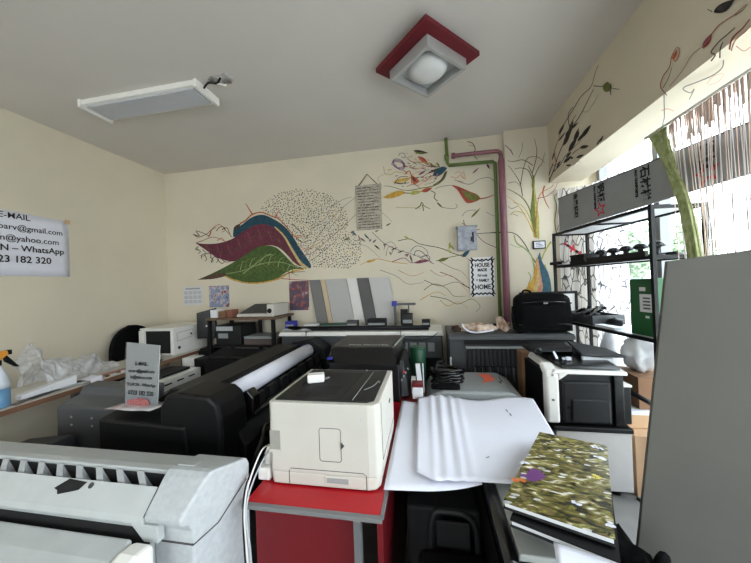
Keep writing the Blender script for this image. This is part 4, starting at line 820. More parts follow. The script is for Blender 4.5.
# albums
def album(z0, z1, corners, cover, label, dx=0):
    c = [Vector((p[0]+dx, p[1], 0)) for p in corners]; cen = sum(c, Vector())/4
    t = thing('photo_album', label, 'album', (cen.x, cen.y, z0))
    tilt = -.012
    def lay(a, h, ins):
        return [(cen.x+(p.x-cen.x)*ins, cen.y+(p.y-cen.y)*ins, a+tilt*((p.x-cen.x)/.2)) for p in c], [(cen.x+(p.x-cen.x)*ins, cen.y+(p.y-cen.y)*ins, h+tilt*((p.x-cen.x)/.2)) for p in c]
    b = MB(); b.hexa(*lay(z0+.003, z1-.003, .975)); b.build('pages', PAPER2, t)
    b = MB(); b.hexa(*lay(z1-.003, z1, 1)); b.build('front_cover', cover, t); b = MB(); b.hexa(*lay(z0, z0+.003, 1)); b.build('back_cover', INK, t)
    return t, lambda x, y: Vector((x, y, z1+tilt*((x-cen.x)/.2)))
CR = [(.166, .77), (.378, .705), (.582, 1.11), (.388, 1.16)]
album(.792, .810, [(.175, .745), (.37, .675), (.56, 1.07), (.375, 1.12)], BLACK, 'black edged album underneath the flower meadow album')
t, top_ = album(.8145, .833, CR, ALBUM, 'photo album with a flower meadow cover lying on the grey plotter')
def flower(cx1, cy1, r, m_, n, seed):
    b = MB(); rn = random.Random(seed); p = top_(cx1, cy1)
    for k in range(n):
        a = rn.uniform(0, 2*PI); d = rn.uniform(0, r); c = top_(cx1+d*math.cos(a), cy1+d*.8*math.sin(a)); s_ = r*rn.uniform(.25, .5)
        vs = [b.v(c+Vector((s_*math.cos(q*PI/3+a)*(1+.4*(q % 2)), s_*.7*math.sin(q*PI/3+a), .0006+.0001*k))) for q in range(6)]; b.face(vs)
    return b.build('flower_print', m_, t, recalc=False)
flower(.275, .89, .030, mat('purple flower', (110, 62, 120), .3), 16, 1); flower(.225, .86, .018, mat('orange flower', (200, 110, 60), .3), 8, 2); flower(.45, .92, .014, mat('yellow flower', (220, 206, 90), .3), 6, 3)
flower(.34, .80, .014, PAPER, 6, 4); flower(.27, .95, .014, PAPER, 6, 5); flower(.52, 1.03, .018, PAPER, 6, 6); flower(.40, 1.04, .010, PAPER, 5, 7); flower(.39, .74, .015, PAPER, 6, 8)
b = MB(); b.xf = Matrix.Translation((.378, .715, .829)) @ Matrix.Rotation(.37, 4, 'Z'); b.xf = None
for (x, y) in ((.525, 1.10), (.536, 1.096), (.547, 1.092)):
    p = top_(x, y); q = top_(x+.002, y-.014); b.hexa([p+Vector((0, 0, .0004)), p+Vector((.007, -.002, .0004)), q+Vector((.007, -.002, .0004)), q+Vector((0, 0, .0004))], [p+Vector((0, 0, .001)), p+Vector((.007, -.002, .001)), q+Vector((.007, -.002, .001)), q+Vector((0, 0, .001))])
b.build('white_print', PAPER, t)
b = MB(); b.grid(lambda u, v: (.255+.125*u-.02*v, .705-.04*u-.075*v,    .812-.008*v+.004*math.sin(u*8+v*5)*v), 10, 6, 0, (0, 0, .0006)); solo('paper_sheet', b, PAPER, 'crinkled white sheet poking out between the two albums', 'paper')
# coil and small things behind the sheets
t = thing('cable_coil', 'coil of black cable behind the white sheets', 'cable', (.08, 1.72, .79))
b = MB(); pts = []
for k in range(70):
    a = k*.45; r = .075+.012*math.sin(k*1.7); pts.append((.095+r*1.15*math.cos(a), 1.78+r*.8*math.sin(a), .803+.0012*k+.006*math.sin(k*2.3)))
b.tube(pts, .010, 7); b.build('coil', BLACKG, t); b = MB(); b.tube(smooth_path([(.03, 1.76, .87), (.04, 1.79, .91), (.07, 1.8, .915)]), .008); b.box(.08, 1.79, .885, .10, 1.81, .905); b.build('plug', [BLACK], t)
b = MB(); b.box(.0, 1.66, .792, .16, 1.7, .82); solo('black_pouch', b, FABB, 'flat black pouch in front of the cable coil', 'pouch', bev=.01)
t = thing('tin', 'dark green round tin behind the white printer', 'tin', (-.085, 2.08, .0))
b = MB(); b.lathe((-.085, 2.08, 0), [(.055, .55), (.055, .93), (.05, .94), (.048, .94)], 24); b.build('body', GREENT, t); b = MB(); b.lathe((-.085, 2.08, 0), [(.056, .93), (.056, .942), (.05, .946)], 24); b.build('rim', GREENT, t); b = MB(); b.lathe((-.085, 2.08, 0), [(.054, 0), (.054, .03), (.02, .04), (.02, .55)], 16); b.build('stand', BLACK, t)
t = thing('side_shelf', 'small dark red side shelf holding cartons between desk and plotter', 'shelf', (-.08, 1.7, 0))
b = MB(); b.box(-.135, 1.55, .74, -.035, 1.78, .76); b.build('shelf_board', REDP, t); b = MB(); b.box(-.13, 1.56, 0, -.11, 1.77, .74); b.build('side_panel', REDP, t)
def carton(nm, x0, y0, z0, x1, y1, z1, m1, m2, label, band=True):
    t = thing(nm, label, 'box', ((x0+x1)/2, (y0+y1)/2, z0)); b = MB(); b.box(x0, y0, z0, x1, y1, z1-.003); b.build('carton', m1, t, .002); b = MB(); b.box(x0-.001, y0-.001, z1-.02, x1+.001, y1+.001, z1); b.build('lid', m2, t, .002)
    return t
carton('small_carton', -.102, 1.60, .762, -.045, 1.66, .845, PAPER2, REDP, 'small white carton with a dark red lid beside the sheets')
carton('white_carton', -.112, 1.68, .762, -.088, 1.75, .84, WHITE, WHITE, 'narrow white carton behind the red lidded carton')
b = MB(); b.hexa([(-.075, 1.70, .762), (-.045, 1.70, .762), (-.045, 1.72, .762), (-.075, 1.72, .762)], [(-.085, 1.72, .92), (-.06, 1.72, .92), (-.06, 1.74, .92), (-.085, 1.74, .92)]); b.hexa([(-.043, 1.70, .762), (-.038, 1.70, .762), (-.038, 1.72, .762), (-.043, 1.72, .762)], [(-.045, 1.72, .92), (-.04, 1.72, .92), (-.04, 1.74, .92), (-.045, 1.74, .92)]); solo('leaflet_pair', b, PAPER2, 'pair of white leaflets standing behind the red lidded carton', 'leaflet')

# ================================================================== COPIER on its cabinet
t = thing('cabinet', 'pale grey printer cabinet on black feet under the copier', 'cabinet', (.78, 1.8, .30))
b = MB(); b.box(.615, 1.61, .335, .955, 1.97, .625); b.build('body', mat('warm grey steel', (186, 182, 178), .5, var=.04), t, .006)
b = MB(); b.box(.60, 1.60, .625, .96, 1.975, .65); b.build('top_tray', BLACK, t, .006)
for x in (.66, .90):
    for y in (1.66, 1.92):
        b = MB(); b.lathe((x, y, .30), [(.022, 0), (.022, .02), (.016, .036)], 12); b.build('foot', BLACK, t)
b = MB(); b.box(.95, 1.62, .34, .956, 1.64, .62); b.build('door_edge', MGREY, t)
CSH = Matrix.Translation((0, 0, -.027))
t = thing('copier', 'white and black copier with open feeder tray on the grey cabinet', 'copier', (.76, 1.8, .65))
b = MB(); b.xf = CSH; b.box(.582, 1.657, .68, .93, 1.955, .932); b.build('core', BLACK, t, .004)
b = MB(); b.xf = CSH; b.prism([(1.60, .69), (1.60, .925), (1.615, .952), (1.65, .968), (1.69, .98), (1.69, .95), (1.655, .925), (1.655, .69)], 'x', .575, .637); b.build('side_column', WHITE, t, .012)
b = MB(); b.xf = CSH; b.hexa([(.60, 1.602, .938), (.945, 1.602, .934), (.945, 1.96, .934), (.60, 1.96, .938)], [(.62, 1.606, .958), (.945, 1.606, .952), (.945, 1.96, .975), (.62, 1.96, .975)]); b.prism([(.637, .94), (.637, .905), (.685, .94)], 'y', 1.603, 1.64); b.build('top_band', WHITE, t, .006)
b = MB(); b.xf = CSH; b.prism([(.64, .685), (.64, .90), (.69, .934), (.885, .934), (.885, .685)], 'y', 1.622, 1.645); rp = b.build('rear_panel', CHARC, t, .004)
b = MB(); b.xf = CSH; b.box(.655, 1.607, .69, .872, 1.625, .90); p2 = b.build('duplex_door', CHARC, t, .014); b = MB(); b.xf = CSH; b.box(.69, 1.598, .70, .862, 1.61, .815); b.build('door_bulge', CHARC, p2, .01); b = MB(); b.xf = CSH; b.box(.672, 1.6, .765, .684, 1.61, .775); b.build('door_catch', BLACKG, p2)
b = MB(); b.xf = CSH; b.box(.885, 1.605, .685, .925, 1.65, .932); b.build('side_rail', BLACKG, t, .003); b = MB(); b.xf = CSH; b.box(.926, 1.62, .69, .965, 1.93, .88); b.build('finisher', BLACK, t, .006); b = MB(); b.xf = CSH; b.box(.93, 1.615, .875, .968, 1.7, .885); b.build('finisher_lip', WHITE, t, .002)
b = MB(); b.xf = CSH; b.hexa([(.655, 1.618, .961), (.925, 1.618, .957), (.93, 1.95, .98), (.60, 1.95, .983)], [(.66, 1.63, .977), (.92, 1.63, .973), (.93, 1.95, 1.0), (.60, 1.95, 1.0)]); sc_ = b.build('scanner_bed', BLACKG, t, .004)
b = MB(); b.xf = CSH; b.hexa([(.56, 1.80, 1.0), (.80, 1.80, 1.0), (.86, 1.96, 1.0), (.56, 1.96, 1.0)], [(.57, 1.84, 1.035), (.78, 1.84, 1.04), (.83, 1.95, 1.04), (.57, 1.95, 1.035)]); fd = b.build('feeder', CHARC, t, .014)
b = MB(); b.xf = CSH; b.hexa([(.63, 1.812, 1.014), (.79, 1.812, 1.017), (.795, 1.83, 1.017), (.63, 1.83, 1.014)], [(.63, 1.822, 1.026), (.79, 1.822, 1.03), (.795, 1.84, 1.03), (.63, 1.84, 1.026)]); b.build('feeder_slot', BLACKM, fd)
b = MB(); b.xf = CSH; b.lathe((.605, 1.80, 1.01), [(.018, 0), (.022, -.02), (.014, -.024)], 16, axis='y'); b.build('feeder_roller', BLACKG, fd)
b = MB(); b.xf = CSH; b.hexa([(.80, 1.72, 1.0), (1.02, 1.74, .985), (1.03, 1.93, .985), (.82, 1.94, 1.03)], [(.80, 1.72, 1.012), (1.02, 1.74, .997), (1.03, 1.93, .997), (.82, 1.94, 1.042)]); tr = b.build('input_tray', CHARC, t, .004)
b = MB(); b.xf = CSH; b.hexa([(.80, 1.712, .975), (.95, 1.725, .965), (.95, 1.74, .965), (.80, 1.73, .975)], [(.80, 1.712, 1.0), (.95, 1.725, .985), (.95, 1.74, .985), (.80, 1.73, 1.0)]); b.build('tray_edge', LGREY2, tr)
b = MB(); b.xf = CSH; b.hexa([(.665, 1.70, .99), (.675, 1.70, .99), (.69, 1.74, .99), (.68, 1.74, .99)], [(.655, 1.71, 1.02), (.662, 1.71, 1.02), (.677, 1.75, 1.02), (.67, 1.75, 1.02)]); b.box(.715, 1.69, .985, .735, 1.71, 1.0); b.box(.70, 1.7, .985, .71, 1.715, .995); b.build('paper_scrap', PAPER, sc_)
for z in (.975, .80):
    b = MB(); b.xf = CSH; b.lathe((.606, 1.598, .81 if z < .9 else .935), [(.007, 0), (.006, -.003), (.002, -.004)], 10, axis='y'); b.build('screw_cap', MGREY, t)
# cardboard between the plotters
carton('cardboard_box', .575, 1.985, .30, .70, 2.085, .62, CARD, CARD, 'lower brown cardboard box wedged behind the copier')
carton('cardboard_box', .575, 1.985, .622, .71, 2.085, .93, CARD, CARD, 'upper brown cardboard box wedged behind the copier')
carton('cardboard_box', .985, 1.64, .30, 1.25, 1.95, .60, CARD2, CARD2, 'pale cardboard box at the bottom of the pile right of the copier')
carton('cardboard_box', 1.0, 1.72, .602, 1.22, 1.95, .69, CARD2, PAPER2, 'flat pale carton in the middle of the pile right of the copier')
carton('cardboard_box', 1.07, 1.74, .692, 1.28, 1.95, .86, CARD, CARD, 'brown cardboard box on top of the pile right of the copier')
b = MB(); b.tube([(1.0, 1.70, .80), (1.12, 1.64, .73)], .012, 10); solo('black_tube', b, BLACK, 'short black rod slanting across the cardboard pile', 'rod')
b = MB(); b.blob((1.165, 1.86, .955), (.085, .075, .105), 3, .18, 0, 12, -.093); solo('plastic_sack', b, BAGW, 'crumpled white plastic sack on the cardboard pile under the rack', 'sack')
b = MB(); b.blob((1.16, 2.13, .66), (.085, .085, .36), 3, .12, 0, 14, -.36); solo('plastic_sack', b, BAGW, 'tall white plastic sack on the platform under the rack', 'sack')
b = MB(); b.tube(smooth_path([(.97, 1.62, .306), (1.0, 1.55, .307), (.96, 1.42, .307), (.9, 1.36, .307), (.93, 1.3, .307), (1.02, 1.35, .307), (1.06, 1.5, .307)]), .006); solo('floor_cable', b, BLACK, 'black cable curling on the grey floor beside the cabinet', 'cable')
b = MB(); b.blob((.505, .87, .49), (.075, .14, .20), 3, .10, 0, 21, -.19); b.tube(smooth_path([(.53, .84, .64), (.55, .83, .70), (.58, .88, .62), (.59, .90, .45), (.585, .88, .36)]), .012); solo('black_bag', b, FABB, 'slumped black bag on the floor beside the album', 'bag')

# ================================================================== RACK by the window
U_ = Vector((.11, -.82, 0)); LEN = U_.length; U_.normalize(); V_ = Vector((-U_.y, U_.x, 0)); FL = Vector((.945, 2.4, 0))
def rk(a, d, z): p = FL+U_*a+V_*d; return (p.x, p.y, z)
def rbox(b, a0, d0, z0, a1, d1, z1, m=0): return b.hexa([rk(a0, d0, z0), rk(a1, d0, z0), rk(a1, d1, z0), rk(a0, d1, z0)], [rk(a0, d0, z1), rk(a1, d0, z1), rk(a1, d1, z1), rk(a0, d1, z1)], m)
DEP = .26; PO = .017
t = thing('rack', 'black steel shelving rack standing in front of the window', 'rack', rk(LEN/2, DEP/2, .30))
for a, d in ((0, 0), (LEN-PO, 0), (0, DEP-PO), (LEN-PO, DEP-PO)):
    b = MB(); rbox(b, a, d, .30, a+PO, d+PO, 1.73); b.build('post', BLKSTEEL, t)
for z, nm in ((1.71, 'top_frame'), (1.47, 'upper_shelf'), (1.07, 'lower_shelf')):
    b = MB(); rbox(b, PO, 0, z, LEN-PO, PO*.9, z+.017); rbox(b, PO, DEP-PO*.9, z, LEN-PO, DEP, z+.017); rbox(b, 0, PO, z, PO*.9, DEP-PO, z+.017); rbox(b, LEN-PO*.9, PO, z, LEN, DEP-PO, z+.017)
    fr = b.build(nm, BLKSTEEL, t)
    b = MB(); rbox(b, PO, PO, z+.010, LEN-PO, DEP-PO, z+.018); b.build('shelf_sheet', mat('translucent white shelf', (214, 216, 218), .4), fr)
b = MB(); rbox(b, .4, PO, 1.712, .42, DEP-PO, 1.73); b.build('cross_bar', BLKSTEEL, t)
# printed panel standing along the rack top
PL0, PL1, PH0, PH1 = .09, 1.45, 1.733, 1.955
def ptop(a): return 1.972-.055*a
t = thing('printed_panel', 'grey film covered panel with red stars and black characters on the rack top', 'panel', rk(.8, .0, PH0))
def pn(a, z, off=0): p = FL+U_*a+V_*(.004-off); return Vector((p.x, p.y, z))
b = MB(); b.hexa([pn(PL0, PH0), pn(PL1, PH0), pn(PL1, PH0, -.012), pn(PL0, PH0, -.012)], [pn(PL0, ptop(PL0)), pn(PL1, ptop(PL1)), pn(PL1, ptop(PL1), -.012), pn(PL0, ptop(PL0), -.012)]); b.build('board', FILM, t)
b = MB(); b.hexa([pn(a_, ptop(a_)+.0005, o_) for a_, o_ in ((PL0, .002), (PL1, .002), (PL1, -.014), (PL0, -.014))], [pn(a_, ptop(a_)+.006, o_) for a_, o_ in ((PL0, .002), (PL1, .002), (PL1, -.014), (PL0, -.014))]); b.build('top_edge', INKG, t)
def col(a, s_, size, z): text(s_, size, pn(a, z, .0015), (0, 0, -1), U_*1, INK, t, 'lettering', 'LEFT', 1, .0016)
def star(a, z, r):
    b = MB(); o = []; i_ = []
    for k in range(10):
        an = PI/2+k*PI/5+.15; rr_ = r if k % 2 == 0 else r*.42
        o.append(b.v(pn(a+rr_*math.cos(an), z+rr_*math.sin(an), .0015))); i_.append(b.v(pn(a+rr_*.62*math.cos(an), z+rr_*.62*math.sin(an), .0015)))
    for k in range(10): b.face([o[k], o[(k+1) % 10], i_[(k+1) % 10], i_[k]])
    b.build('star_print', INKR, t, recalc=False)
for a, s_, sz in ((.27, '\u91d1\u661f\u94dd\u677f', .052), (.49, '\u94dd\u677f', .066), (.78, '\u77f3\u6750\u6837', .066), (1.05, '\u94dd\u677f', .066), (1.32, '\u77f3\u6750\u6837', .066)): col(a, s_, sz*(.86 if len(s_) < 4 else .8), ptop(a)-.006)
for a in (.455, .745, 1.285): col(a, 'ALU COMPOSITE', .018, ptop(a)-.008)
star(.50, 1.788, .05); star(1.07, 1.785, .05)
# rack goods, upper shelf
zs = 1.489
def spool(i, a, d, label):
    p = rk(a, d, zs)
    t = thing('spool', label, 'spool', p, 0, 'black spools in a row on the upper rack shelf')
    b = MB(); b.lathe(p, [(.03, .002), (.03, .008), (.012, .012), (.012, .045), (.03, .05)], 16); b.build('core', CHARC, t); b = MB(); b.lathe(p, [(.034, .05), (.032, .062), (.022, .074), (.006, .078)], 16); b.build('cap', BLACKG, t)
    return t
sp = spool(0, .33, .12, 'domed black spool, first from the far end of the row on the upper shelf')
for i, w in enumerate(('second', 'third', 'fourth', 'fifth')): copy_thing(sp, rk(.43+.095*i, .12, zs), f'domed black spool, {w} from the far end of the row on the upper shelf')
t = thing('spool_crate', 'black open crate of parts at the far end of the upper rack shelf', 'crate', rk(.2, .12, zs))
b = MB()
for k in range(6): rbox(b, .13+k*.025, .05, zs, .145+k*.025, .20, zs+.062)
rbox(b, .12, .05, zs, .28, .055, zs+.02); rbox(b, .12, .05, zs+.05, .28, .055, zs+.062); b.build('slatted_side', BLACK, t); b = MB(); rbox(b, .12, .05, zs, .28, .2, zs+.004); b.build('base', BLACK, t)
b = MB(); rbox(b, .31, .04, zs, .74, .055, zs+.028); rbox(b, .31, .19, zs, .74, .2, zs+.02); solo('black_tray', b, BLACK, 'low black rails around the spools on the upper rack shelf', 'rail')
for k, (a0, a1, d0, d1, h, nm) in enumerate(((.02, .115, .02, .15, .012, 'thin white paper stack at the far corner of the upper shelf'), (.03, .3, .205, .24, .02, 'white paper stack along the window side of the upper shelf'), (.5, .76, .205, .24, .014, 'thin white paper stack at the near window side of the upper shelf'))):
    b = MB(); rbox(b, a0, d0, zs, a1, min(d1, .24), zs+h); solo('paper_stack', b, PAPER2, nm, 'paper')
b = MB(); rbox(b, -.03, -.01, 1.4935, .09, .015, 1.515); solo('black_case', b, BLACK, 'flat black case poking out of the far corner of the upper shelf', 'case', bev=.003)
# lower shelf
zl = 1.089
t = thing('tray', 'dark grey open tray of parts on the far end of the lower rack shelf', 'tray', rk(.2, .12, zl))
b = MB(); rbox(b, .03, .02, zl, .37, .22, zl+.006); rbox(b, .03, .02, zl, .37, .026, zl+.06); rbox(b, .03, .214, zl, .37, .22, zl+.06); rbox(b, .03, .02, zl, .036, .22, zl+.06); rbox(b, .364, .02, zl, .37, .22, zl+.06); b.build('tray_body', DGREY, t, .002)
rn = random.Random(11)
for k in range(14):
    a = rn.uniform(.07, .33); d = rn.uniform(.06, .18); an = rn.uniform(-.6, .6); l = rn.uniform(.04, .1)
    b = MB(); p = Vector(rk(a, d, zl+.035+rn.uniform(0, .035))); q = p+Vector((.3*l*math.cos(an), -l*math.cos(an), l*rn.uniform(.1, .8))); b.tube([p, q], rn.uniform(.004, .010), 7); b.blob(q, (.011, .014, .010), 1, .2, 0, k)
    solo('hand_tool', b, (BLACK, DGREY, BLACKG, MGREY)[k % 4], 'small dark tool among those heaped in the grey tray', 'tool', 'tools heaped in the grey tray')
b = MB(); p0 = Vector(rk(.42, .12, zl)); b.blob(p0+Vector((0, 0, .025)), (.035, .05, .03), 2, .2, 0, 5, -.024); solo('black_pouch', b, BLACK, 'crumpled black pouch beside the green box on the lower shelf', 'pouch')
b = MB(); rbox(b, .39, .02, zl, .55, .08, zl+.012); solo('paper_stack', b, PAPER2, 'white papers on the lower shelf in front of the black pouch', 'paper')
t = thing('green_box', 'tall green cardboard box with a white label on the lower shelf', 'box', rk(.68, .1, zl))
b = MB(); rbox(b, .65, .03, zl, .795, .15, zl+.285); b.build('carton', GREENB, t, .002)
b = MB(); rbox(b, .655, .035, zl+.285, .79, .145, zl+.288); b.build('top_flap', mat('pale green card', (60, 130, 80), .6), t)
b = MB(); rbox(b, .71, .0285, zl+.12, .785, .0295, zl+.21); lb = b.build('label_patch', PAPER2, t); b = MB()
for k in range(4): rbox(b, .73, .0275, zl+.135+k*.017, .77, .0283, zl+.143+k*.017)
b.build('label_print', INKG, lb)
for q_ in ((.71, zl+.225, .745, zl+.245), (.74, zl+.09, .762, zl+.102)):
    b = MB(); rbox(b, q_[0], .0285, q_[1], q_[2], .0295, q_[3]); b.build('white_print', PAPER2, t)
# red ornament hanging
t = thing('ornament', 'small red clip ornament hanging from the far end of the rack top', 'ornament', rk(-.04, .16, 1.6))
b = MB(); p = Vector(rk(-.04, .11, 1.66)); q = Vector(rk(-.04, .23, 1.575)); b.tube([p, q], .008, 8); mid = (p+q)/2; b.tube([mid+Vector((-.012, 0, -.028)), mid+Vector((.012, 0, .028))], .006, 8); b.build('body', INKR, t)
for f0 in (.15, .7):
    b = MB(); b.tube([p+(q-p)*f0, p+(q-p)*(f0+.15)], .0092, 8); b.build('band', INK, t); b = MB(); b.tube([mid, (mid.x, mid.y, 1.72), rk(-.004, .18, 1.722)], .0012, 5); b.tube([q, q+Vector((.08, 0, -.03))], .0012, 5); b.build('thread', STRINGW, t)
# framed white board behind bag
t = thing('framed_board', 'white board in a thin black frame behind the black bag', 'board', (.97, 2.58, .30))
b = MB(); b.box(.76, 2.575, .30, 1.165, 2.585, 1.27); b.build('panel', WHITE, t); b = MB(); b.box(.75, 2.565, 1.265, 1.18, 2.59, 1.285); b.box(1.163, 2.565, .30, 1.18, 2.59, 1.265); b.box(.75, 2.565, .30, .765, 2.59, 1.265); b.build('border', INK, t)
# curtains
cpath = smooth_path([(1.10, 2.655, 0), (1.22, 2.65, 0), (1.32, 2.60, 0), (1.35, 2.45, 0), (1.355, 2.26, 0)], 20)
def cfold(u, v):
    k = u*(len(cpath)-1); i = min(int(k), len(cpath)-2); p = cpath[i].lerp(cpath[i+1], k-i); d = (cpath[i+1]-cpath[i]).normalized()
    return (p.x-d.y*.014*math.sin(u*40)*(1.2-.5*v), p.y+d.x*.012*math.sin(u*40)*(1.2-.5*v)-.0, .45+1.69*v)
b = MB(); b.grid(cfold, 90, 20); tag(b.build('curtain', BIRCH), 'white curtain printed with grey birch trees at the far window end', 'curtain')
RX, RZ = 1.045, 2.035
t = thing('curtain_rail', 'thin pale rail carrying the string curtain under the window beam', 'rail', (RX, 1.2, RZ))
b = MB(); b.tube([(RX, .98, RZ+.008), (RX, 1.58, RZ+.008)], .006, 8); b.build('rod', WHITE, t)
for y in (1.02, 1.48):
    b = MB(); b.tube([(RX, y, RZ+.012), (RX+.01, y, RZ+.05), (RX+.013, y, 2.19)], .002, 6); b.build('bracket', MGREY, t)
b = MB(); rn = random.Random(2)
for i in range(46):
    y = 1.455-i*.0098-rn.uniform(0, .006); x = RX+rn.uniform(-.004, .004); dy = -.07*rn.uniform(.3, 1) if y > 1.3 else rn.uniform(-.025, .015)
    dy = max(dy, .99-y)
    b.tube([(x, y, RZ), (x, y+dy*.4, 1.8), (x+.002, y+dy, 1.28)], [.0026, .0015, .0015], 5, 0 if (i % 4 == 0 or 34 < i < 38) else 1)
    b.tube([(x, y-.004, RZ), (x+.001, y-.004, RZ-rn.uniform(.03, .11))], .003, 5, 0)
o = b.build('string_curtain', [STRINGP, STRINGW]); tag(o, 'pink and pale string curtain hanging from the window beam', 'curtain'); o['kind'] = 'stuff'
b = MB()
for i in range(46):
    f = i/45; a = rn.uniform(0, 2*PI); r = .022*math.sqrt(rn.random()); ox, oy = r*math.cos(a)*.6, r*math.sin(a)
    y0 = 1.555-.095*f
    b.tube(smooth_path([(RX+.004*math.sin(i), y0, RZ), (1.025+ox*.7, 1.48-.05*f+oy*.5, 1.95), (1.012+ox*.6, 1.385+oy, 1.80), (1.01+ox*.8, 1.335+oy*1.1, 1.66), (1.012+ox, 1.30+oy*1.1, 1.4), (1.012+ox, 1.295+oy*1.2, 1.15)], 4), .003, 5)
solo('string_curtain', b, STRINGG, 'green string curtain gathered into a bundle beside the window rack', 'curtain')
# ------------------------------------------------------------------ big grey board, right
t = thing('board', 'tall plain grey board standing at the right edge', 'board', (.8, .98, .30))
TL = Vector((.725, 1.03, 1.437)); TR = Vector((1.36, .78, 1.515)); BL = Vector((.56, 1.0, .302)); BR = Vector((1.30, .72, .302)); n_ = (TR-TL).cross(Vector((0, 0, 1))).normalized()*-.022
b = MB(); b.hexa([BL, BR, BR+n_, BL+n_], [TL, TR, TR+n_, TL+n_]); b.build('panel', BOARDM, t, .002)
b = MB()
for k in range(5):
    p = TL+(TR-TL)*(.05+.19*k*.8)+Vector((0, 0, -.022)); nf = -n_.normalized(); b.tube([p+nf*.0, p+nf*.001], .0032, 8)
b.build('screw_hole', INK, t)

# ================================================================== LEFT TABLE and what is on it
t = thing('table', 'long pale table with brown edge along the left wall', 'table', (-2.4, 1.8, 0))
b = MB(); b.hexa([(-2.60, .75, .795), (-2.14, .75, .795), (-2.21, 2.74, .795), (-2.60, 2.74, .795)], [(-2.60, .75, .82), (-2.14, .75, .82), (-2.21, 2.74, .82), (-2.60, 2.74, .82)]); b.build('table_top', TABLETOP, t)
b = MB(); b.hexa([(-2.14, .75, .793), (-2.134, .75, .793), (-2.204, 2.74, .793), (-2.21, 2.74, .793)], [(-2.14, .75, .8205), (-2.134, .75, .8205), (-2.204, 2.74, .8205), (-2.21, 2.74, .8205)]); b.build('edge_strip', BROWNEDGE, t)
for x, y in ((-2.55, .8), (-2.25, .8), (-2.55, 2.66), (-2.28, 2.66), (-2.55, 1.7)):
    b = MB(); b.box(x-.02, y-.02, 0, x+.02, y+.02, .795); b.build('leg', STEEL, t)
t = thing('office_chair', 'black chair with rounded backrest between table and left wall', 'chair', (-2.7, 2.2, 0))
b = MB(); b.grid(lambda u, v: (-2.735-.03*math.sin(PI*u), 2.265+(u-.5)*.40*max(.02, 1-max(0, (v-.45)/.55)**2.6)**.5*(1-.25*max(0, .4-v)), .62+.475*v), 20, 26, 0, (.035, 0, 0)); b.build('backrest', FABB, t)
b = MB(); b.box(-2.70, 2.07, .44, -2.32, 2.47, .50); b.build('seat', FABB, t, .02); b = MB(); b.box(-2.745, 2.24, .42, -2.73, 2.29, .75); b.box(-2.745, 2.24, .42, -2.5, 2.29, .435); b.build('back_bracket', BLACK, t)
b = MB(); b.lathe((-2.5, 2.27, 0), [(.03, .08), (.025, .43)], 12); b.build('gas_column', BLACK, t)
for k in range(5):
    a = k*2*PI/5; b = MB(); b.tube([(-2.5, 2.27, .09), (-2.5+.22*math.cos(a), 2.27+.22*math.sin(a), .055)], .018, 8); lg = b.build('leg', BLACK, t); b = MB(); b.lathe((-2.5+.22*math.cos(a), 2.27+.22*math.sin(a), .0), [(.02, 0), (.026, .02), (.02, .045)], 10); b.build('caster', BLACK, lg)
# white printer on the left table
t = thing('inkjet_printer', 'boxy white printer on the left table with a black front opening', 'printer', (-2.46, 2.46, .82))
X0, X1, Ya, Yb, Za, Zb = -2.60, -2.255, 2.24, 2.725, .822, 1.062
b = MB(); b.box(X0, Ya, Za, X1, Yb, Zb-.012); b.build('body', WHITE, t, .006); b = MB(); b.box(X0-.004, Ya-.006, Zb-.012, X1+.004, Yb, Zb+.004); b.build('lid', WHITE, t, .004)
b = MB(); b.box(X0+.06, Ya-.003, Za+.02, X1-.03, Ya+.004, Zb-.02); b.build('front_opening', BLACKM, t); b = MB(); b.box(X0, Ya-.02, Za+.01, X0+.055, Ya, Zb-.015); b.build('front_pillar', WHITE, t, .004)
b = MB(); b.tube([(X1+.001, Ya+.04, Za+.12), (X1+.001, Ya+.04, Zb-.045), (X1+.001, Ya+.22, Zb-.035), (X1+.001, Ya+.22, Za+.14), (X1+.001, Ya+.04, Za+.12)], .0015, 4); b.build('side_hatch', SEAM, t); b = MB(); b.lathe((X1, Ya+.06, Za+.06), [(.014, 0), (.014, .003)], 14, axis='x'); b.lathe((X1, Ya+.20, Za+.165), [(.01, 0), (.01, .003)], 12, axis='x'); b.build('side_port', INK, t)
# printer below the table edge
t = thing('white_printer', 'white machine standing under the left table beside the sign', 'printer', (-2.1, 2.0, 0))
b = MB(); b.box(-2.17, 1.62, .42, -1.93, 2.18, .745); b.build('body', WHITE, t, .006); b = MB(); b.box(-2.16, 1.66, .747, -1.98, 2.12, .765); b.build('paper_tray', CHARC, t); b = MB(); b.box(-2.15, 1.66, 0, -2.0, 2.16, .42); b.build('stand', DGREY, t)
b = MB()
for k in range(4): b.box(-1.932, 1.72+k*.11, .70, -1.926, 1.78+k*.11, .71)
b.build('side_vent', BLACK, t)
carton('white_carton', -2.17, 2.24, .55, -2.05, 2.36, .80, WHITE, WHITE, 'white carton under the far end of the left table')
carton('black_carton', -2.03, 2.22, .0, -1.90, 2.345, .80, BLACK, CHARC, 'tall black case beside the far end of the left table')
b = MB(); b.box(-2.17, 2.24, 0, -2.05, 2.36, .549); solo('black_crate', b, BLACK, 'black crate carrying the white carton', 'crate', bev=.004)
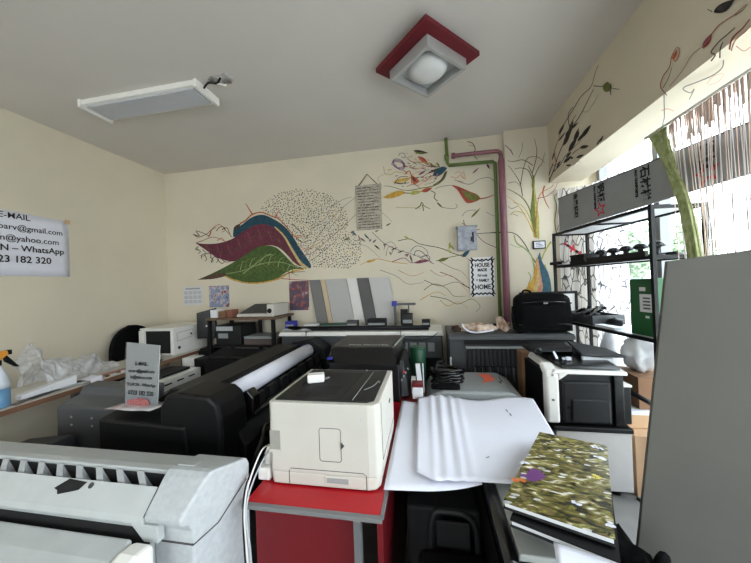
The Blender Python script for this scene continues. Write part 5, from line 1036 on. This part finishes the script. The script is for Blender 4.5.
# spray bottle
t = thing('spray_bottle', 'cloudy spray bottle of blue liquid with an orange trigger head', 'bottle', (-2.235, 1.148, .82))
cxs, cys = -2.235, 1.148
b = MB(); b.lathe((cxs, cys, .822), [(.045, .10), (.045, .125), (.036, .165), (.022, .20), (.016, .22)], 20); b.build('bottle', BOTTLE, t)
b = MB(); b.lathe((cxs, cys, .822), [(.043, 0), (.045, .006), (.045, .10)], 20); b.build('blue_liquid', BLUE, t)
b = MB(); b.lathe((cxs, cys, .822), [(.018, .22), (.018, .245)], 14); b.build('collar', BLACK, t); b = MB(); b.prism([(cys-.05, 1.075), (cys-.05, 1.11), (cys+.035, 1.115), (cys+.04, 1.095), (cys+.01, 1.068)], 'x', cxs-.014, cxs+.014); hd = b.build('spray_head', ORANGE, t, .004)
b = MB(); b.box(cxs-.009, cys+.03, 1.09, cxs+.009, cys+.055, 1.115); b.prism([(cys+.02, 1.09), (cys+.035, 1.09), (cys+.075, 1.03), (cys+.085, 1.015), (cys+.07, 1.017), (cys+.03, 1.055)], 'x', cxs-.007, cxs+.007); b.build('trigger', BLACK, hd, .002)
# plastic bag and papers
def pbag(u, v):
    y = 1.39+.46*u; a = PI*v; h = .235*(1-u)**.75*(.80+.2*math.sin(u*7+2.2))+.03
    x = -2.44+.12*math.cos(a)*(1-.3*u); r = .012*math.sin(u*17+v*6+2*math.sin(v*8))+(.007*math.sin(u*41-v*19)+.004*math.sin(u*90+v*37))*(1-.7*u)
    return (x+r, y+r*.6, .832+max(0, h*math.sin(a)+1.3*r*math.sin(a)))
b = MB(); b.grid(pbag, 90, 44); solo('plastic_bag', b, FOIL, 'shiny crumpled clear plastic bag on the left table', 'bag')
b = MB(); b.hexa([(-2.285, 1.24, .822), (-2.235, 1.24, .822), (-2.235, 1.50, .822), (-2.285, 1.50, .822)], [(-2.285, 1.24, .85), (-2.235, 1.24, .85), (-2.235, 1.50, .885), (-2.285, 1.50, .885)]); solo('white_profile', b, PAPER2, 'white wrapped roll lying between spray bottle and plastic bag', 'roll', bev=.006)
b = MB(); b.grid(lambda u, v: (-2.228+.086*min(1, v/.55), 1.51+.07*u, .846+.012*u-(0 if v < .55 else (v-.55)*.27)), 6, 16, 0, (.001, 0, .001)); solo('paper_sheet', b, PAPER, 'white paper strip hanging over the brown table edge', 'paper')
rn = random.Random(8)
for k in range(9):
    y = 1.28+k*.085; x = -2.22-rn.uniform(0, .08); b = MB(); b.xf = Matrix.Translation((x, y, .822+.003*(k % 3))) @ Matrix.Rotation(rn.uniform(-.5, .5)+1.57, 4, 'Z'); b.box(-.11, -.014, 0, .11, .014, .006)
    cn = ('bronze', 'dark grey', 'pale grey', 'bronze brown', 'black', 'rosy', 'white', 'dusky bronze', 'charcoal')[k]; od = ('first', 'second', 'third', 'fourth', 'fifth', 'sixth', 'seventh', 'eighth', 'ninth')[k]
    mm = (SLEEVE, DGREY, LGREY2, SLEEVE, BLACK, mat('rosy strip', (170, 110, 100), .4), PAPER2, SLEEVE, DGREY)[k]
    solo('sample_strip', b, mm, f'{cn} sample strip, {od} from the spray bottle along the left table edge', 'sample strip', 'sample strips scattered on the left table')
for k in range(6):
    y = 1.55+k*.09; b = MB(); b.blob((-2.205+.02*(k % 2), y, .835), (.012, .016, .012), 1, .2, 0, k, -.012); solo('clip', b, (ORANGE, CARD, BROWNEDGE)[k % 3], ('small orange clip', 'small tan clip', 'small brown clip')[k % 3]+', '+('first', 'second', 'third', 'fourth', 'fifth', 'sixth')[k]+' from the hanging paper strip on the table edge', 'clip', 'clips along the left table edge')
b = MB(); b.box(-2.598, 1.1, .821, -2.575, 1.36, .86); solo('black_case', b, BLACKM, 'long black case at the wall side of the left table', 'case', bev=.004)
b = MB(); b.blob((-2.37, 2.07, .85), (.11, .10, .035), 3, .25, 0, 31, -.028); solo('foil_packet', b, FOIL, 'flat silvery packet on the left table before the white printer', 'packet')
b = MB(); b.box(-2.30, 1.88, .822, -2.235, 1.965, .85); solo('dark_cable_box', b, CHARC, 'small dark box on the left table before the white printer', 'box', bev=.003)
# dark things low at the left
b = MB(); b.hexa([(-2.05, 1.02, .50), (-1.75, 1.02, .50), (-1.75, 1.18, .50), (-2.05, 1.18, .50)], [(-2.08, 1.05, .655), (-1.78, 1.08, .70), (-1.78, 1.18, .70), (-2.08, 1.18, .655)]); b.box(-2.0, 1.05, 0, -1.8, 1.15, .5); solo('dark_machine', b, DGREY, 'low dark machine with slanted top behind the front plotter', 'machine', bev=.006)

# ================================================================== BACK LEFT TABLE
t = thing('shelf_table', 'brown topped stand with black legs in the back left corner', 'table', (-1.7, 2.5, 0))
b = MB(); b.box(-2.02, 2.36, 1.115, -1.33, 2.73, 1.135); b.build('table_top', WOODT, t, .002)
for x, y in ((-2.0, 2.38), (-1.36, 2.38), (-2.0, 2.69), (-1.36, 2.69), (-1.68, 2.69)):
    b = MB(); b.box(x-.014, y-.014, 0, x+.014, y+.014, 1.115); b.build('leg', BLKSTEEL, t)
b = MB(); b.box(-2.02, 2.40, .86, -1.33, 2.72, .875); b.build('lower_shelf', CHARC, t)
t = thing('scanner', 'cream flat scanner with dark lid on the brown stand', 'scanner', (-1.6, 2.55, 1.137))
b = MB(); b.prism([(2.42, 1.137), (2.42, 1.16), (2.70, 1.235), (2.70, 1.137)], 'x', -1.75, -1.38); b.build('body', OFFW, t, .006); b = MB(); b.hexa([(-1.73, 2.44, 1.167), (-1.45, 2.44, 1.167), (-1.45, 2.69, 1.234), (-1.73, 2.69, 1.234)], [(-1.73, 2.44, 1.173), (-1.45, 2.44, 1.173), (-1.45, 2.69, 1.24), (-1.73, 2.69, 1.24)]); b.build('lid', DGREY, t, .002)
b = MB(); b.box(-1.44, 2.412, 1.137, -1.375, 2.70, 1.25); b.build('end_block', OFFW, t, .008); b = MB(); b.lathe((-1.41, 2.411, 1.19), [(.022, 0), (.022, -.004)], 16, axis='y'); b.build('dial', INK, t)
for x, w, h, m_, lb in ((-1.97, .07, .10, PAPER2, 'white carton at the left end of the brown stand'), (-1.885, .07, .085, CARD, 'brown carton beside the white carton on the brown stand'), (-1.81, .05, .10, mat('red brown carton', (130, 80, 64), .7), 'red brown carton next to the scanner on the brown stand')):
    carton('small_carton', x-w/2, 2.4, 1.137, x+w/2, 2.5, 1.137+h*.7, m_, m_, lb)
t = thing('monitor', 'black monitor seen edge on left of the brown stand', 'monitor', (-2.13, 2.45, .82))
b = MB(); b.hexa([(-2.2, 2.45, .93), (-2.04, 2.50, .93), (-2.05, 2.54, .93), (-2.21, 2.49, .93)], [(-2.2, 2.45, 1.18), (-2.04, 2.50, 1.22), (-2.05, 2.54, 1.22), (-2.21, 2.49, 1.18)]); b.build('screen', BLACKG, t, .004); b = MB(); b.box(-2.135, 2.5, .835, -2.11, 2.53, 1.0); b.build('neck', BLACK, t); b = MB(); b.box(-2.175, 2.45, .822, -2.055, 2.58, .836); b.build('base', BLACK, t); b = MB(); b.lathe((-2.11, 2.474, 1.05), [(.01, 0), (.01, -.003)], 10, axis='y'); b.build('badge', WHITE, t)
b = MB(); b.box(-2.18, 2.44, .5, -2.05, 2.6, .82); b.box(-2.16, 2.46, 0, -2.06, 2.58, .5); solo('black_stand', b, BLACK, 'black stand carrying the black monitor', 'stand')
t = thing('inkjet_printer', 'small dark printer with pale panel on the lower shelf of the brown stand', 'printer', (-1.85, 2.5, .876))
b = MB(); b.box(-1.98, 2.43, .877, -1.72, 2.68, 1.06); b.build('body', CHARC, t, .006); b = MB(); b.box(-1.97, 2.425, 1.01, -1.80, 2.432, 1.05); b.build('front_panel', LGREY2, t); b = MB(); b.box(-1.95, 2.425, .94, -1.85, 2.432, .985); b.build('display', MGREY, t)
t = thing('flat_printer', 'flat grey and brown machine on the lower shelf beside the dark printer', 'printer', (-1.5, 2.5, .876))
b = MB(); b.box(-1.69, 2.43, .877, -1.36, 2.66, .93); b.build('body', mat('brown grey plastic', (84, 72, 68), .5), t, .006); b = MB(); b.box(-1.69, 2.43, .932, -1.36, 2.66, .955); b.build('lid', MGREY, t, .004)
t = thing('black_printer', 'low black machine in front of the brown stand', 'printer', (-1.65, 2.25, 0))
b = MB(); b.box(-1.86, 2.14, .3, -1.38, 2.35, .82); b.build('body', BLACK, t, .01); b = MB(); b.hexa([(-1.84, 2.15, .822), (-1.4, 2.15, .822), (-1.4, 2.34, .822), (-1.84, 2.34, .822)], [(-1.84, 2.15, .845), (-1.4, 2.15, .835), (-1.4, 2.34, .865), (-1.84, 2.34, .875)]); b.build('lid', CHARC, t, .004); b = MB(); b.box(-1.8, 2.16, 0, -1.44, 2.33, .3); b.build('stand', BLACK, t)

# ------------------------------------------------------------------ power strip and cables left of the white printer
t = thing('power_strip', 'white power strip with plugs hanging at the left of the desk', 'power strip', (-.60, .95, .765))
b = MB(); b.xf = Matrix.Translation((-.568, 1.0, .77)); b.box(-.022, -.10, -.022, .022, .12, .02); b.build('strip', WHITE, t, .006)
for k in range(3):
    b = MB(); y = .94+k*.06; b.lathe((-.568-.006*k, y, .788), [(.017, 0), (.017, .03), (.01, .045), (.004, .06)], 12); b.build('plug', WHITE if k != 1 else BLACK, t)
for k, (m_, dx) in enumerate(((WHITE, 0), (LGREY2, .012), (BLACK, -.008))):
    b = MB(); b.tube(smooth_path([(-.566+dx*.3, .95+.02*k, .84), (-.572+dx, .90, .85-.02*k), (-.574+dx, .83, .79), (-.560+dx*.5, .782, .735), (-.552+dx, .778, .60), (-.54+dx*.5, .775, .35), (-.53, .78, .02)]), .0026, 7); b.build('cable', m_, t)

# ================================================================== OUTSIDE
struct('street_ground', box(XW+.25, -30, -.25, 60, 60, -.15), ROAD)
def tree(x, y, h, seed, label):
    rn = random.Random(seed); t = thing('tree', label, 'tree', (x, y, -.15), 0, 'trees across the street')
    b = MB(); b.tube([(x, y, -.15), (x+.1, y, h*.35), (x, y+.1, h*.6)], [.16, .12, .07], 8); b.build('trunk', BARK, t)
    b = MB()
    for k in range(2600):
        a = rn.uniform(0, 2*PI); c = rn.uniform(-1, 1); r = (rn.random()**.4); rr_ = h*.34*(1+.25*math.sin(3*a+seed)+.2*math.sin(5*c+seed)); s_ = math.sqrt(1-c*c)
        p = Vector((x+r*rr_*s_*math.cos(a), y+r*rr_*s_*math.sin(a), h*.62+r*rr_*c*1.05)); d = Vector((rn.uniform(-1, 1), rn.uniform(-1, 1), rn.uniform(-1, 1))).normalized(); e = d.orthogonal().normalized(); sz = rn.uniform(.08, .17)
        b.face([b.v(p-e*sz*.5), b.v(p+d*sz), b.v(p+e*sz*.5), b.v(p-d*sz)])
    b.build('foliage', FOL, t, recalc=False)
tree(6.6, 11.6, 3.6, 1, 'pale green tree seen through the rack, nearest the curtain'); tree(10.6, 15.4, 4.2, 2, 'pale green tree seen through the rack, right of the other one'); tree(15.5, 22, 5.5, 3, 'pale tree further behind the other two across the street')
def car(x, y, m_, label):
    t = thing('car', label, 'car', (x, y, -.15)); b = MB(); b.prism([(y-2.1, .1), (y-2.1, .65), (y-1.2, .78), (y-.7, 1.25), (y+1.0, 1.28), (y+1.6, .85), (y+2.1, .75), (y+2.1, .1)], 'x', x-.85, x+.85); b.build('body', m_, t, .06)
    b = MB(); b.prism([(y-.95, .84), (y-.62, 1.18), (y+.15, 1.2), (y+.15, .84)], 'x', x-.86, x+.86); b.prism([(y+.25, .84), (y+.25, 1.2), (y+.95, 1.2), (y+1.3, .86)], 'x', x-.86, x+.86); b.build('window', CARG, t)
    for dx in (-.8, .8):
        for dy in (-1.3, 1.3): b = MB(); b.lathe((x+dx-.1, y+dy, .18), [(.33, 0), (.33, .2)], 20, axis='x'); b.build('wheel', BLACK, t)
car(5.6, 8.6, CARP, 'pale blue car parked outside behind the rack'); car(5.4, 3.6, mat('white car paint', (222, 222, 224), .3), 'white car parked outside behind the grey board')
t = thing('building', 'pale building across the street', 'building', (16, 6, -.15)); b = MB(); b.box(15, -6, -.15, 24, 9, 3.6); b.build('wall', HOUSEM, t)
for k in range(5): b = MB(); b.box(14.96, -5+k*2.8, 1.0, 15.0, -3.4+k*2.8, 2.4); b.build('window', CARG, t)
b = MB(); b.box(14.8, -6.2, 3.6, 24, 9.2, 3.75); b.build('roof', CARD, t)

# ================================================================== LIGHT
w = bpy.data.worlds.new('sky'); SC.world = w; w.use_nodes = True; N = w.node_tree.nodes; L = w.node_tree.links
bg = N['Background']; tc = N.new('ShaderNodeTexCoord'); sx = N.new('ShaderNodeSeparateXYZ'); L.new(tc.outputs['Generated'], sx.inputs[0])
cr = N.new('ShaderNodeValToRGB'); e = cr.color_ramp.elements; e[0].position = .0; e[0].color = (.9, .93, 1, 1); e[1].position = .7; e[1].color = (.82, .9, 1, 1); L.new(sx.outputs['Z'], cr.inputs[0]); L.new(cr.outputs[0], bg.inputs[0])
bg.inputs['Strength'].default_value = 5.5
sl = bpy.data.lights.new('sun', 'SUN'); sl.energy = 6; sl.angle = .02; so = bpy.data.objects.new('sun', sl); COL.objects.link(so); so.rotation_euler = Vector((.75, .25, -.8)).to_track_quat('-Z', 'Y').to_euler()
def portal(loc, rot, sx_, sy_):
    l = bpy.data.lights.new('window_portal', 'AREA'); l.shape = 'RECTANGLE'; l.size = sx_; l.size_y = sy_; l.cycles.is_portal = True
    o = bpy.data.objects.new('window_portal', l); COL.objects.link(o); o.location = loc; o.rotation_euler = rot
portal((XW+.12, .23, 1.46), (0, PI/2, 0), 2.05, 4.9)
portal((-1.5, Y0-.12, 1.55), (PI/2, 0, 0), 2.0, 1.3)
SC.cycles.use_denoising = True; SC.cycles.max_bounces = 10; SC.cycles.diffuse_bounces = 6; SC.cycles.transparent_max_bounces = 16
vs = SC.view_settings; vs.view_transform = 'Standard'; vs.look = 'None'; vs.gamma = 1; vs.use_curve_mapping = False; vs.exposure = 1.0
